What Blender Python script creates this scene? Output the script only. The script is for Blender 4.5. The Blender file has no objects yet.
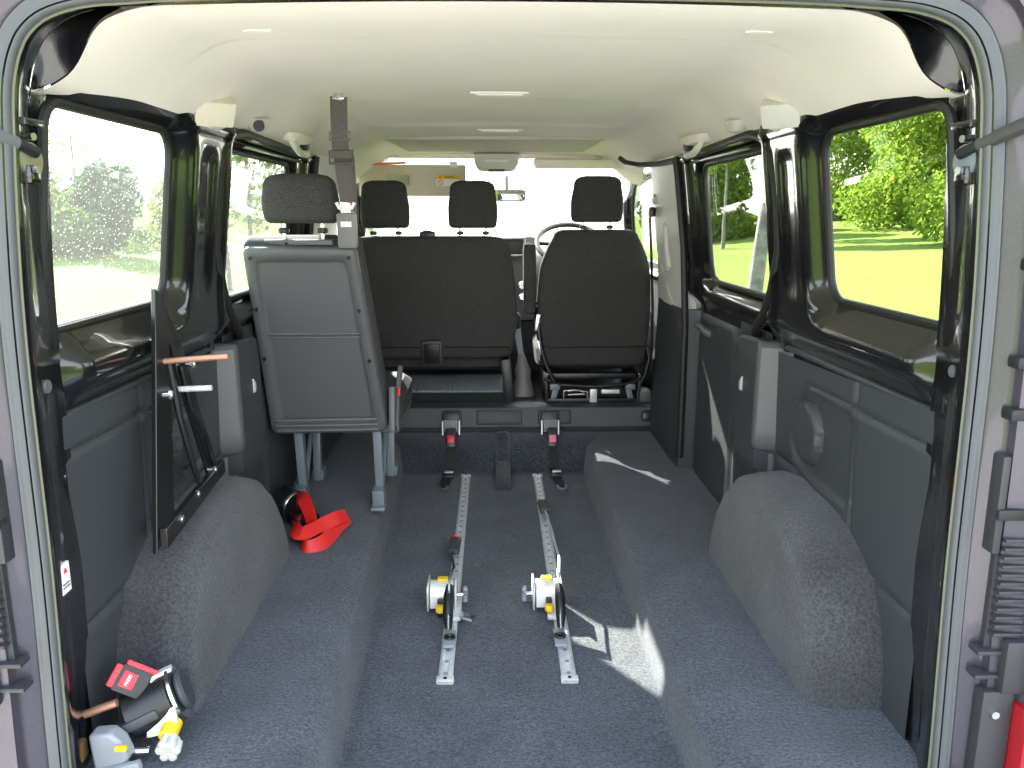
import bpy, bmesh, math, random
import numpy as np
from mathutils import Vector, Matrix, noise
R = math.radians
random.seed(7)
S = bpy.context.scene
COL = S.collection

# ------------------------------------------------------------------ camera, sky, sun, exposure
cam_d = bpy.data.cameras.new('camera'); cam = bpy.data.objects.new('camera', cam_d); COL.objects.link(cam)
cam.location = (-0.02, 0, 1.03)
cam.rotation_euler = (R(90 - 11.9), 0, R(-1.4))
cam_d.sensor_width = 36.0; cam_d.lens = 800 / 1024 * 36.0
cam_d.clip_start = 0.02; cam_d.clip_end = 400
S.camera = cam
S.view_settings.view_transform = 'Standard'; S.view_settings.look = 'None'
S.view_settings.gamma = 1.0; S.view_settings.use_curve_mapping = False
S.view_settings.exposure = 0.15

W = bpy.data.worlds.new('sky'); S.world = W; W.use_nodes = True
nt = W.node_tree; nt.nodes.clear()
wo = nt.nodes.new('ShaderNodeOutputWorld'); bg = nt.nodes.new('ShaderNodeBackground')
tc = nt.nodes.new('ShaderNodeTexCoord'); sx = nt.nodes.new('ShaderNodeSeparateXYZ'); rp = nt.nodes.new('ShaderNodeValToRGB')
rp.color_ramp.elements[0].position = 0.0; rp.color_ramp.elements[0].color = (1.0, 1.0, 1.0, 1)
rp.color_ramp.elements[1].position = 1.0; rp.color_ramp.elements[1].color = (0.50, 0.68, 1.0, 1)
e = rp.color_ramp.elements.new(0.3); e.color = (0.84, 0.92, 1.0, 1)
nt.links.new(tc.outputs['Generated'], sx.inputs[0]); nt.links.new(sx.outputs['Z'], rp.inputs[0])
nt.links.new(rp.outputs[0], bg.inputs[0]); bg.inputs[1].default_value = 4.4
nt.links.new(bg.outputs[0], wo.inputs[0])

sun_d = bpy.data.lights.new('sun', 'SUN'); sun = bpy.data.objects.new('sun', sun_d); COL.objects.link(sun)
sun_d.energy = 52.0; sun_d.angle = R(0.6); sun_d.color = (1.0, 0.96, 0.87)
SUN = Vector((0.443, -0.759, -0.477)).normalized()
sun.rotation_euler = SUN.to_track_quat('-Z', 'Y').to_euler()
sun.location = (-6, 10, 8)

# ------------------------------------------------------------------ materials
def mat(name, col, rough=0.5, metal=0.0, coat=0.0, spec=0.5, noise_scale=None, noise_amt=0.3, bump=0.0, bump_scale=None, col2=None, detail=3.0):
    m = bpy.data.materials.new(name); m.use_nodes = True
    n = m.node_tree.nodes; l = m.node_tree.links; b = n['Principled BSDF']
    b.inputs['Base Color'].default_value = (*col, 1); b.inputs['Roughness'].default_value = rough
    b.inputs['Metallic'].default_value = metal; b.inputs['Coat Weight'].default_value = coat
    b.inputs['Coat Roughness'].default_value = 0.05
    b.inputs['Specular IOR Level'].default_value = spec
    if noise_scale or bump:
        t = n.new('ShaderNodeTexCoord')
    if noise_scale:
        nz = n.new('ShaderNodeTexNoise'); nz.inputs['Scale'].default_value = noise_scale; nz.inputs['Detail'].default_value = detail
        l.new(t.outputs['Object'], nz.inputs['Vector'])
        r = n.new('ShaderNodeValToRGB')
        c2 = col2 or tuple(min(1, c * (1 + noise_amt)) for c in col)
        r.color_ramp.elements[0].position = 0.35; r.color_ramp.elements[1].position = 0.65
        r.color_ramp.elements[0].color = (*[c * (1 - noise_amt) for c in col], 1) if not col2 else (*col, 1)
        r.color_ramp.elements[1].color = (*c2, 1)
        l.new(nz.outputs['Fac'], r.inputs[0]); l.new(r.outputs[0], b.inputs['Base Color'])
    if bump:
        n2 = n.new('ShaderNodeTexNoise'); n2.inputs['Scale'].default_value = bump_scale or 200; n2.inputs['Detail'].default_value = 2
        l.new(t.outputs['Object'], n2.inputs['Vector'])
        bp = n.new('ShaderNodeBump'); bp.inputs['Strength'].default_value = bump; bp.inputs['Distance'].default_value = 0.004
        l.new(n2.outputs['Fac'], bp.inputs['Height']); l.new(bp.outputs[0], b.inputs['Normal'])
    return m

def carpet(name, c1, c2):
    m = bpy.data.materials.new(name); m.use_nodes = True
    n = m.node_tree.nodes; l = m.node_tree.links; b = n['Principled BSDF']
    b.inputs['Roughness'].default_value = 1.0; b.inputs['Specular IOR Level'].default_value = 0.1
    b.inputs['Sheen Weight'].default_value = 0.25; b.inputs['Sheen Roughness'].default_value = 0.5
    t = n.new('ShaderNodeTexCoord')
    nz = n.new('ShaderNodeTexNoise'); nz.inputs['Scale'].default_value = 150; nz.inputs['Detail'].default_value = 4; nz.inputs['Roughness'].default_value = 0.75
    n2 = n.new('ShaderNodeTexNoise'); n2.inputs['Scale'].default_value = 6; n2.inputs['Detail'].default_value = 4
    l.new(t.outputs['Object'], nz.inputs['Vector']); l.new(t.outputs['Object'], n2.inputs['Vector'])
    r = n.new('ShaderNodeValToRGB'); r.color_ramp.elements[0].position = 0.38; r.color_ramp.elements[1].position = 0.64
    r.color_ramp.elements[0].color = (*c1, 1); r.color_ramp.elements[1].color = (*c2, 1)
    l.new(nz.outputs['Fac'], r.inputs[0])
    r2 = n.new('ShaderNodeValToRGB'); r2.color_ramp.elements[0].position = 0.3; r2.color_ramp.elements[1].position = 0.7
    r2.color_ramp.elements[0].color = (0.72, 0.72, 0.72, 1); r2.color_ramp.elements[1].color = (1.2, 1.2, 1.2, 1)
    l.new(n2.outputs['Fac'], r2.inputs[0])
    mx = n.new('ShaderNodeMixRGB'); mx.blend_type = 'MULTIPLY'; mx.inputs[0].default_value = 1
    l.new(r.outputs[0], mx.inputs[1]); l.new(r2.outputs[0], mx.inputs[2]); l.new(mx.outputs[0], b.inputs['Base Color'])
    bp = n.new('ShaderNodeBump'); bp.inputs['Strength'].default_value = 0.9; bp.inputs['Distance'].default_value = 0.006
    l.new(nz.outputs['Fac'], bp.inputs['Height']); l.new(bp.outputs[0], b.inputs['Normal'])
    return m

def glass_mat(name, tint, haze=0.0, haze_col=(0.9, 0.9, 0.88), specks=False):
    m = bpy.data.materials.new(name); m.use_nodes = True
    n = m.node_tree.nodes; l = m.node_tree.links; n.clear()
    o = n.new('ShaderNodeOutputMaterial'); tr = n.new('ShaderNodeBsdfTransparent'); gl = n.new('ShaderNodeBsdfGlossy')
    fr = n.new('ShaderNodeFresnel'); gm = n.new('ShaderNodeNewGeometry'); mr = n.new('ShaderNodeMapRange')
    mr.inputs['To Min'].default_value = 1.45; mr.inputs['To Max'].default_value = 1 / 1.45
    l.new(gm.outputs['Backfacing'], mr.inputs['Value']); l.new(mr.outputs[0], fr.inputs[0]); gl.inputs['Roughness'].default_value = 0.01
    tr.inputs[0].default_value = (*tint, 1)
    base = tr
    if haze:
        tl = n.new('ShaderNodeBsdfTranslucent'); tl.inputs[0].default_value = (*haze_col, 1)
        mh = n.new('ShaderNodeMixShader'); mh.inputs[0].default_value = haze
        l.new(tr.outputs[0], mh.inputs[1]); l.new(tl.outputs[0], mh.inputs[2]); base = mh
        if specks:
            t = n.new('ShaderNodeTexCoord'); v = n.new('ShaderNodeTexVoronoi'); v.inputs['Scale'].default_value = 110
            v.inputs['Randomness'].default_value = 1.0
            l.new(t.outputs['Object'], v.inputs['Vector'])
            r = n.new('ShaderNodeValToRGB'); r.color_ramp.elements[0].position = 0.06; r.color_ramp.elements[0].color = (0.55, 0.55, 0.55, 1)
            r.color_ramp.elements[1].position = 0.17; r.color_ramp.elements[1].color = (haze, haze, haze, 1)
            l.new(v.outputs['Distance'], r.inputs[0]); l.new(r.outputs[0], mh.inputs[0])
    mx = n.new('ShaderNodeMixShader')
    l.new(fr.outputs[0], mx.inputs[0]); l.new(base.outputs[0], mx.inputs[1]); l.new(gl.outputs[0], mx.inputs[2])
    l.new(mx.outputs[0], o.inputs[0])
    return m

def leaf_mat(name, c1, c2):
    m = bpy.data.materials.new(name); m.use_nodes = True
    n = m.node_tree.nodes; l = m.node_tree.links; n.clear()
    o = n.new('ShaderNodeOutputMaterial'); d = n.new('ShaderNodeBsdfDiffuse'); tl = n.new('ShaderNodeBsdfTranslucent')
    g = n.new('ShaderNodeNewGeometry'); r = n.new('ShaderNodeValToRGB')
    r.color_ramp.elements[0].color = (*c1, 1); r.color_ramp.elements[1].color = (*c2, 1)
    l.new(g.outputs['Random Per Island'], r.inputs[0]); l.new(r.outputs[0], d.inputs[0]); l.new(r.outputs[0], tl.inputs[0])
    mx = n.new('ShaderNodeMixShader'); mx.inputs[0].default_value = 0.4
    l.new(d.outputs[0], mx.inputs[1]); l.new(tl.outputs[0], mx.inputs[2]); l.new(mx.outputs[0], o.inputs[0])
    return m

def grass_mat():
    m = bpy.data.materials.new('grass'); m.use_nodes = True
    n = m.node_tree.nodes; l = m.node_tree.links; b = n['Principled BSDF']; b.inputs['Roughness'].default_value = 1; b.inputs['Specular IOR Level'].default_value = 0.05
    t = n.new('ShaderNodeTexCoord')
    a = n.new('ShaderNodeTexNoise'); a.inputs['Scale'].default_value = 9; a.inputs['Detail'].default_value = 6; a.inputs['Roughness'].default_value = 0.7
    c = n.new('ShaderNodeTexNoise'); c.inputs['Scale'].default_value = 0.35; c.inputs['Detail'].default_value = 3
    l.new(t.outputs['Object'], a.inputs['Vector']); l.new(t.outputs['Object'], c.inputs['Vector'])
    r = n.new('ShaderNodeValToRGB'); r.color_ramp.elements[0].position = .3; r.color_ramp.elements[1].position = .7
    r.color_ramp.elements[0].color = (0.075, 0.120, 0.018, 1); r.color_ramp.elements[1].color = (0.150, 0.215, 0.042, 1)
    l.new(a.outputs['Fac'], r.inputs[0])
    r2 = n.new('ShaderNodeValToRGB'); r2.color_ramp.elements[0].position = .35; r2.color_ramp.elements[1].position = .65
    r2.color_ramp.elements[0].color = (0.9, 0.95, 0.9, 1); r2.color_ramp.elements[1].color = (1.15, 1.05, 1.1, 1)
    l.new(c.outputs['Fac'], r2.inputs[0])
    mx = n.new('ShaderNodeMixRGB'); mx.blend_type = 'MULTIPLY'; mx.inputs[0].default_value = 1
    l.new(r.outputs[0], mx.inputs[1]); l.new(r2.outputs[0], mx.inputs[2]); l.new(mx.outputs[0], b.inputs['Base Color'])
    bp = n.new('ShaderNodeBump'); bp.inputs['Strength'].default_value = .6; bp.inputs['Distance'].default_value = .05
    l.new(a.outputs['Fac'], bp.inputs['Height']); l.new(bp.outputs[0], b.inputs['Normal'])
    return m

M = dict(
    carpet=carpet('blue grey carpet', (0.014, 0.016, 0.023), (0.092, 0.099, 0.120)),
    carpet_arch=carpet('grey carpet', (0.034, 0.034, 0.037), (0.084, 0.082, 0.088)),
    paint=mat('black paint', (0.006, 0.006, 0.007), 0.22, 0, 0.8),
    paint_satin=mat('satin black paint', (0.008, 0.008, 0.008), 0.33, 0, 0.3),
    plastic=mat('dark plastic', (0.046, 0.049, 0.054), 0.42, bump=.25, bump_scale=700),
    plastic_mid=mat('mid grey plastic', (0.10, 0.10, 0.105), 0.45, bump=.15, bump_scale=600),
    plastic_black=mat('black plastic', (0.010, 0.010, 0.011), 0.35),
    head=mat('cream headlining', (0.90, 0.815, 0.765), 0.95, spec=.1, bump=.15, bump_scale=500, noise_scale=3, noise_amt=.02),
    head_grey=mat('grey headlining', (0.60, 0.545, 0.49), 0.9, spec=.1),
    beige=mat('pale beige plastic', (0.60, 0.575, 0.54), 0.5),
    fabric=mat('charcoal fabric', (0.056, 0.054, 0.053), 0.95, spec=.15, noise_scale=420, noise_amt=.5, bump=.3, bump_scale=420),
    shell=mat('grey seat plastic', (0.098, 0.100, 0.103), 0.36, bump=.2, bump_scale=500),
    steel_paint=mat('grey painted steel', (0.20, 0.23, 0.255), 0.4, 0.2),
    alu=mat('aluminium', (0.74, 0.75, 0.77), 0.45, 0.45, noise_scale=60, noise_amt=.12),
    steel=mat('bright steel', (0.72, 0.72, 0.71), 0.22, 1.0),
    white_zinc=mat('pale zinc plate', (0.78, 0.78, 0.74), 0.35, 0.35),
    rubber=mat('grey rubber', (0.090, 0.092, 0.096), 0.6, bump=.3, bump_scale=90),
    rubber_black=mat('black rubber', (0.012, 0.012, 0.012), 0.55),
    body=mat('dark mauve paint', (0.060, 0.052, 0.068), 0.32, 0.35, 0.6, noise_scale=900, noise_amt=.25),
    body_dark=mat('dark body plastic', (0.030, 0.029, 0.033), 0.45, bump=.2, bump_scale=300),
    webbing=mat('grey brown webbing', (0.105, 0.088, 0.085), 0.8, noise_scale=500, noise_amt=.25),
    webbing_black=mat('black webbing', (0.014, 0.014, 0.015), 0.75),
    webbing_red=mat('red webbing', (0.72, 0.018, 0.016), 0.5, noise_scale=500, noise_amt=.15),
    red=mat('red plastic', (0.80, 0.02, 0.03), 0.35),
    pink=mat('faded red plastic', (0.85, 0.18, 0.28), 0.4),
    yellow=mat('yellow plastic', (0.80, 0.52, 0.02), 0.4),
    orange=mat('orange plastic', (0.75, 0.16, 0.04), 0.4),
    white=mat('white plastic', (0.82, 0.83, 0.84), 0.4),
    grey_plastic=mat('blue grey plastic', (0.25, 0.265, 0.29), 0.4),
    grey_box=mat('grey box plastic', (0.17, 0.165, 0.165), 0.5),
    copper=mat('coppery bar', (0.50, 0.27, 0.18), 0.4, 0.6),
    tail_red=mat('red lens', (0.30, 0.006, 0.012), 0.15, coat=.5),
    brown=mat('brown tape', (0.16, 0.09, 0.03), 0.6),
    glass=glass_mat('clear glass', (0.93, 0.95, 0.93)),
    glass_dusty=glass_mat('dusty glass', (0.93, 0.95, 0.94), 0.025, specks=True),
    glass_screen=glass_mat('dusty windscreen', (0.9, 0.92, 0.9), 0.30),
    mirror=mat('mirror', (0.85, 0.86, 0.86), 0.03, 1.0),
    grass=grass_mat(),
    bark=mat('bark', (0.16, 0.14, 0.12), 0.9, noise_scale=9, noise_amt=.4, bump=.6, bump_scale=25),
    leaf_bright=leaf_mat('bright leaves', (0.085, 0.165, 0.018), (0.26, 0.34, 0.05)),
    leaf_dark=leaf_mat('dark leaves', (0.02, 0.05, 0.012), (0.06, 0.11, 0.02)),
    leaf_blue=leaf_mat('blue green leaves', (0.035, 0.085, 0.045), (0.09, 0.17, 0.09)),
    leaf_scrub=leaf_mat('scrub leaves', (0.06, 0.11, 0.03), (0.15, 0.22, 0.06)),
)

# ------------------------------------------------------------------ mesh helpers
def setp(o, **k):
    for a, b in k.items():
        if b is not None: o[a] = b
    return o

def thing(name, label, cat, loc=(0, 0, 0), group=None):
    o = bpy.data.objects.new(name, None); COL.objects.link(o); o.location = loc; o.empty_display_size = .05
    return setp(o, label=label, category=cat, group=group)

class MB:
    """collects shapes in vehicle coordinates (metres)"""
    def __init__(s): s.v = []; s.f = []; s.mi = []; s.cur = 0
    def add(s, vs, fs):
        b = len(s.v); s.v += [tuple(p) for p in vs]; s.f += [tuple(i + b for i in f) for f in fs]; s.mi += [s.cur] * len(fs); return s
    def box(s, c, d, rot=None, bev=0.0):
        bm = bmesh.new(); bmesh.ops.create_cube(bm, size=1)
        for v in bm.verts: v.co = Vector((v.co.x * d[0], v.co.y * d[1], v.co.z * d[2]))
        if bev: bmesh.ops.bevel(bm, geom=bm.edges[:], offset=min(bev, min(d) * .45), segments=2, affect='EDGES', profile=.6)
        m = Matrix.Translation(c) @ (rot.to_4x4() if rot else Matrix())
        return s.bm(bm, m)
    def bm(s, bm, m=None):
        bm.verts.ensure_lookup_table(); bm.verts.index_update()
        vs = [(m @ v.co if m else v.co) for v in bm.verts]; fs = [[v.index for v in f.verts] for f in bm.faces]; bm.free()
        return s.add(vs, fs)
    def rings(s, rings, closed=True, cap=True):
        n = len(rings[0]); vs = [p for r in rings for p in r]; fs = []
        for i in range(len(rings) - 1):
            for j in range(n if closed else n - 1):
                k = (j + 1) % n
                fs.append((i * n + j, i * n + k, (i + 1) * n + k, (i + 1) * n + j))
        if cap and closed:
            fs.append(tuple(range(n - 1, -1, -1))); fs.append(tuple((len(rings) - 1) * n + j for j in range(n)))
        return s.add(vs, fs)
    def tube(s, pts, r, n=10, cap=True, closed=False):
        P = [Vector(p) for p in pts]; rr = r if isinstance(r, (list, tuple)) else [r] * len(P)
        out = []; up = None; L = len(P)
        for i, p in enumerate(P):
            a = P[(i - 1) % L] if closed or i > 0 else p; b = P[(i + 1) % L] if closed or i < L - 1 else p
            t = (b - a).normalized()
            if up is None: up = t.orthogonal().normalized()
            up = (up - t * up.dot(t)); up = up.normalized() if up.length > 1e-6 else t.orthogonal().normalized()
            w = t.cross(up)
            out.append([p + (up * math.cos(q) + w * math.sin(q)) * rr[i] for q in [2 * math.pi * j / n for j in range(n)]])
        if closed: out.append(out[0]); cap = False
        return s.rings(out, True, cap)
    def cyl(s, a, b, r, n=20, r2=None, bev=0.0):
        a = Vector(a); b = Vector(b); r2 = r if r2 is None else r2
        if bev:
            t = (b - a).normalized() * bev
            return s.tube([a, a + t * .001, a + t, b - t, b - t * .001, b], [max(r - bev, 1e-4)] * 2 + [r, r2] + [max(r2 - bev, 1e-4)] * 2, n)
        return s.tube([a, b], [r, r2], n)
    def ring(s, c, axis, r, w, n=32, m=8):
        c = Vector(c); ax = Vector(axis).normalized(); u = ax.orthogonal().normalized(); w_ = ax.cross(u)
        return s.tube([c + (u * math.cos(2 * math.pi * i / n) + w_ * math.sin(2 * math.pi * i / n)) * r for i in range(n)], w, m, closed=True)
    def prism(s, poly, ext):
        """polygon (3-d points in order) extruded by vector ext"""
        ex = Vector(ext); a = [Vector(p) for p in poly]; return s.rings([a, [p + ex for p in a]], True, True)
    def ribbon(s, pts, wid, side, th=.0016):
        """strap: path points, half width vectors"""
        P = [Vector(p) for p in pts]; out = []
        for i, p in enumerate(P):
            t = (P[min(i + 1, len(P) - 1)] - P[max(i - 1, 0)]).normalized()
            sd = Vector(side[i] if isinstance(side, list) else side); sd = (sd - t * sd.dot(t)).normalized()
            nn = t.cross(sd).normalized() * th
            w = (wid[i] if isinstance(wid, list) else wid) / 2
            out.append([p + sd * w + nn, p - sd * w + nn, p - sd * w - nn, p + sd * w - nn])
        return s.rings(out, True, True)
    def loft(s, secs, n=32):
        """secs: (cx,cy,cz,w,d,e[,tilt]) superellipse sections in the xy plane; e exponent"""
        out = []
        for q in secs:
            cx, cy, cz, w, d, e = q[:6]
            r = []
            for j in range(n):
                a = 2 * math.pi * (j + .5) / n; c, si = math.cos(a), math.sin(a)
                r.append((cx + w / 2 * math.copysign(abs(c) ** (2 / e), c), cy + d / 2 * math.copysign(abs(si) ** (2 / e), si), cz))
            out.append(r)
        return s.rings(out)
    def build(s, name, m, parent=None, smooth=True, sub=0, bevel=0, angle=40):
        me = bpy.data.meshes.new(name); off = parent.matrix_world_loc if False else None
        o = bpy.data.objects.new(name, me)
        base = Vector((0, 0, 0)); p = parent
        while p: base += p.location; p = p.parent
        if parent is None:
            me.from_pydata(s.v, [], s.f)
        else:
            me.from_pydata([tuple(Vector(v) - base) for v in s.v], [], s.f)
        ms = m if isinstance(m, (list, tuple)) else [m]
        for k in ms: me.materials.append(M[k] if isinstance(k, str) else k)
        me.polygons.foreach_set('material_index', s.mi)
        bm = bmesh.new(); bm.from_mesh(me); bmesh.ops.recalc_face_normals(bm, faces=bm.faces[:]); bm.to_mesh(me); bm.free()
        if smooth:
            me.polygons.foreach_set('use_smooth', [True] * len(me.polygons))
            me.set_sharp_from_angle(angle=R(angle))
        me.update()
        COL.objects.link(o); o.parent = parent
        if bevel:
            b = o.modifiers.new('bevel', 'BEVEL'); b.width = bevel; b.segments = 2; b.limit_method = 'ANGLE'; b.angle_limit = R(35)
        if sub:
            q = o.modifiers.new('sub', 'SUBSURF'); q.levels = sub; q.render_levels = sub
        return o

def struct(o): o['kind'] = 'structure'; return o
def ss(a, b, x):
    t = min(1, max(0, (x - a) / (b - a))); return t * t * (3 - 2 * t)
def rrect(y0, y1, z0, z1, r, n=8):
    """rounded rectangle outline in (y,z); r a number or four radii (y1z0, y1z1, y0z1, y0z0)"""
    rr = r if isinstance(r, (list, tuple)) else [r] * 4
    out = []
    for (cy, cz, a0, q) in ((y1, z0, -90, rr[0]), (y1, z1, 0, rr[1]), (y0, z1, 90, rr[2]), (y0, z0, 180, rr[3])):
        cy += q if cy == y0 else -q; cz += q if cz == z0 else -q
        for i in range(n + 1):
            a = R(a0 + 90 * i / n); out.append((cy + q * math.cos(a), cz + q * math.sin(a)))
    return out
def sd_rr(y, z, y0, y1, z0, z1, rr):
    cy, cz = (y0 + y1) / 2, (z0 + z1) / 2
    r = rr[0] if (y > cy and z < cz) else rr[1] if y > cy else rr[2] if z > cz else rr[3]
    qx = abs(y - cy) - (y1 - y0) / 2 + r; qz = abs(z - cz) - (z1 - z0) / 2 + r
    return math.hypot(max(qx, 0), max(qz, 0)) + min(max(qx, qz), 0) - r
def grid(fn, us, vs):
    """quads of fn(u,v)"""
    P = [fn(u, v) for u in us for v in vs]; n = len(vs)
    F = [(i * n + j, i * n + j + 1, (i + 1) * n + j + 1, (i + 1) * n + j) for i in range(len(us) - 1) for j in range(n - 1)]
    return P, F
def lin(a, b, n): return [a + (b - a) * i / (n - 1) for i in range(n)]

# ================================================================== SETTING
# ---- carpeted floor: recessed centre channel between two platforms
ZC = -0.15
def edge_l(y): return -.358 - .039 * (y - 1.544)
def edge_r(y): return .390 + .004 * (y - 1.5)
def wall_up(t, soft):
    # t metres beyond the foot of the wall: small fillet, steep rise, rounded crest
    if t <= -.012: return 0.0
    if t < .004: return .06 * ((t + .012) / .016) ** 2
    if t < .020: return .06 + .70 * (t - .004) / .016
    q = min(1, (t - .020) / soft); return .76 + .24 * (1 - (1 - q) ** 2.4)
def floor_z(x, y):
    side = max(wall_up(edge_l(y) - x, .075), wall_up(x - edge_r(y), .105))
    fr = wall_up((y - 3.555) * .34, .03)
    z = ZC * (1 - max(side, fr))
    z += 0.004 * noise.noise((x * 3, y * 2.2, 1)) + 0.0015 * noise.noise((x * 14, y * 9, 4))
    return z
b = MB()
ys = sorted(set([round(v, 4) for v in lin(1.2, 3.5, 74) + lin(3.5, 3.8, 40)]))
us = lin(-1, 0, 10)[:-1] + lin(0, 1, 34)[:-1] + lin(1, 2, 24)[:-1] + lin(2, 3, 40)[:-1] + lin(3, 4, 10)
def floor_pt(u, y):
    l = edge_l(y); r = edge_r(y); k = [-.86, l - .11, l + .02, r - .02, r + .14, .86]; i = min(4, int(u + 1)); f = u + 1 - i
    x = k[i] + (k[i + 1] - k[i]) * f
    return (x, y, floor_z(x, y))
P, F = grid(floor_pt, us, ys); b.add(P, F)
struct(b.build('floor', 'carpet', angle=80))
# underside slab of the floor
b = MB().box((0, 2.5, -.24), (1.72, 2.6, .12)); struct(b.build('floor', 'body_dark'))
# carpeted hump on the front wall of the channel
b = MB(); secs = []
for y, h in ((3.34, .002), (3.36, .03), (3.40, .045), (3.48, .055), (3.56, .06), (3.64, .045), (3.70, .02)):
    zb = floor_z(.02, y) - .02; r = []
    for j in range(11):
        a = math.pi * j / 10; c = math.cos(a); si = math.sin(a)
        r.append((.025 + .036 * math.copysign(abs(c) ** .5, c), y, zb + (h + .02) * abs(si) ** .5))
    secs.append(r)
b.rings(secs, True, True); struct(b.build('trim_1', 'carpet'))

# ---- wheel arches
def arch(s):
    b = MB(); secs = []
    # x stations from the wall to the inner face; each an arch outline in (y,z)
    for x, k in ((.845, 1.0), (.80, 1.0), (.74, .995), (.70, .98), (.675, .955), (.66, .92), (.650, .88)):
        y0 = 1.50 + (1 - k) * .35; y1 = 2.40 - (1 - k) * .45 - (.80 - min(x, .80)) * .15; h = .348 * (1 - (1 - k) * 1.1)
        r = []
        N = 44
        for j in range(N + 1):
            a = math.pi * j / N; c = -math.cos(a); si = math.sin(a)
            e = 2 / 2.9 if c < 0 else 2 / 2.25
            yy = (y0 + y1) / 2 + (y1 - y0) / 2 * math.copysign(abs(c) ** e, c)
            zz = h * abs(si) ** (2 / 2.5)
            xx = x + (.02 if x < .70 else 0) * zz / .365
            r.append((s * (xx + .006 * noise.noise((yy * 4, zz * 5, x * 3 + s))), yy, -.02 + zz + .02 * zz / .365))
        secs.append(r)
    b.rings(secs, True, True)
    return b
for s in (1, -1):
    struct(arch(s).build('trim_2', 'carpet_arch', angle=70))

# ---- side walls: black painted inner skin with window openings
WIN = [(1.395, 1.915, .835, 1.212, (.055, .055, .04, .04)),
       (2.262, 2.995, .795, 1.205, (.07, .05, .05, .13)),
       (3.76, 4.62, .80, 1.21, (.05, .30, .04, .04))]
def xg(z): return .806 - (z - .84) * .132 if z > .84 else .806 + (.84 - z) * .02
def skin_x(y, z):
    sd = min(sd_rr(y, z, *w[:4], w[4]) for w in WIN)
    off = .052 * ss(-.004, .06, sd)
    low = ss(.675, .745, z)
    off *= (.15 + .85 * low)
    off = .004 + (off - .004) * ss(1.395, 1.47, y) if off > .004 else off
    # sliding door sits further out than the pillar
    dz = ss(2.262, 2.31, y) * (1 - ss(3.05, 3.10, y))
    off *= 1 - .45 * dz
    # pressed channel down the pillar between the windows
    off -= .012 * ss(2.0, 2.03, y) * (1 - ss(2.08, 2.12, y)) * ss(.80, .9, z) * (1 - ss(1.16, 1.2, z))
    off += .010 * ss(2.16, 2.175, y) * (1 - ss(2.19, 2.21, y))
    # sill valley below the glass
    off -= .012 * math.exp(-((z - .79) / .018) ** 2) * (1 if sd < .06 else .0)
    # groove under the roof edge
    off += .010 * math.exp(-((z - 1.238) / .008) ** 2)
    return xg(z) - off
def side_wall(s):
    dy = .0115; ys = [1.40 + dy * i for i in range(int((5.0 - 1.40) / dy) + 1)]; dz = .0115; zs = [.660 + dz * i for i in range(58)]
    P = []; SD = []
    for y in ys:
        for z in zs:
            best = min(WIN, key=lambda w: abs(sd_rr(y, z, *w[:4], w[4]))) if False else min(((sd_rr(y, z, *w[:4], w[4]), w) for w in WIN), key=lambda q: q[0])[1]
            f = lambda a, c: sd_rr(a, c, *best[:4], best[4])
            d = f(y, z); yy, zz = y, z
            if abs(d) < dy * .62:
                gy = (f(y + .001, z) - f(y - .001, z)) / .002; gz = (f(y, z + .001) - f(y, z - .001)) / .002
                yy = y - gy * d; zz = z - gz * d; d = 0
            SD.append(d); P.append((s * skin_x(yy, zz), yy, zz))
    n = len(zs); F = []
    for i in range(len(ys) - 1):
        for j in range(n - 1):
            q = (i * n + j, i * n + j + 1, (i + 1) * n + j + 1, (i + 1) * n + j)
            if max(SD[k] for k in q) <= 1e-9: continue
            F.append(q)
    b = MB().add(P, F)
    # outer skin panel keeps daylight out behind the lower trim
    b.box((s * .862, 3.2, .24), (.02, 3.8, .80))
    return b
SIDE = {1: 'right', -1: 'left'}
for s in (1, -1):
    struct(side_wall(s).build('wall_' + SIDE[s], 'paint', angle=60))
    for k, w in enumerate(WIN):
        wn = 'window_%d' % (k + 1 + (3 if s < 0 else 0))
        ol = rrect(*w[:4], w[4]); b = MB()
        ol2 = rrect(w[0] - .012, w[1] + .012, w[2] - .012, w[3] + .012, [q + .01 for q in w[4]])
        a = [(s * (xg(z) + .004), y, z) for y, z in ol2]
        b.rings([a, [(p[0] + s * .004, p[1], p[2]) for p in a]], True, True)
        struct(b.build(wn, 'glass' if s > 0 or k == 2 else 'glass_dusty', smooth=False))
        b = MB().tube([(s * (xg(z) - .004), y, z) for y, z in rrect(w[0] - .004, w[1] + .004, w[2] - .004, w[3] + .004, [q + .004 for q in w[4]], 6)], .0095, 8, closed=True)
        struct(b.build('trim_3', 'rubber_black'))

def ceil_z(x, y):
    ax = abs(x)
    z = 1.378 - .012 * (ax / .6) ** 2
    z -= .125 * ss(.50, .76, ax) ** 1.25
    z -= .030 * ss(1.70, 1.30, y) * (1 - .6 * ss(.5, .7, ax))
    z -= .006 * ss(1.70, 1.66, y) * (1 - ss(.55, .68, ax))
    r = sd_rr(x, y, -.46, .46, 2.60, 3.30, (.06,) * 4); z += .014 * ss(.035, -.012, r)
    z -= .045 * ss(3.9, 4.35, y)
    # swellings over the grab handles and belt mountings
    z -= .030 * math.exp(-((y - 2.06) / .085) ** 2) * math.exp(-((ax - .68) / .055) ** 2)
    for cy in (2.80,): z -= .010 * math.exp(-((y - cy) / .09) ** 2) * math.exp(-((ax - .68) / .05) ** 2)
    return z
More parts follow.
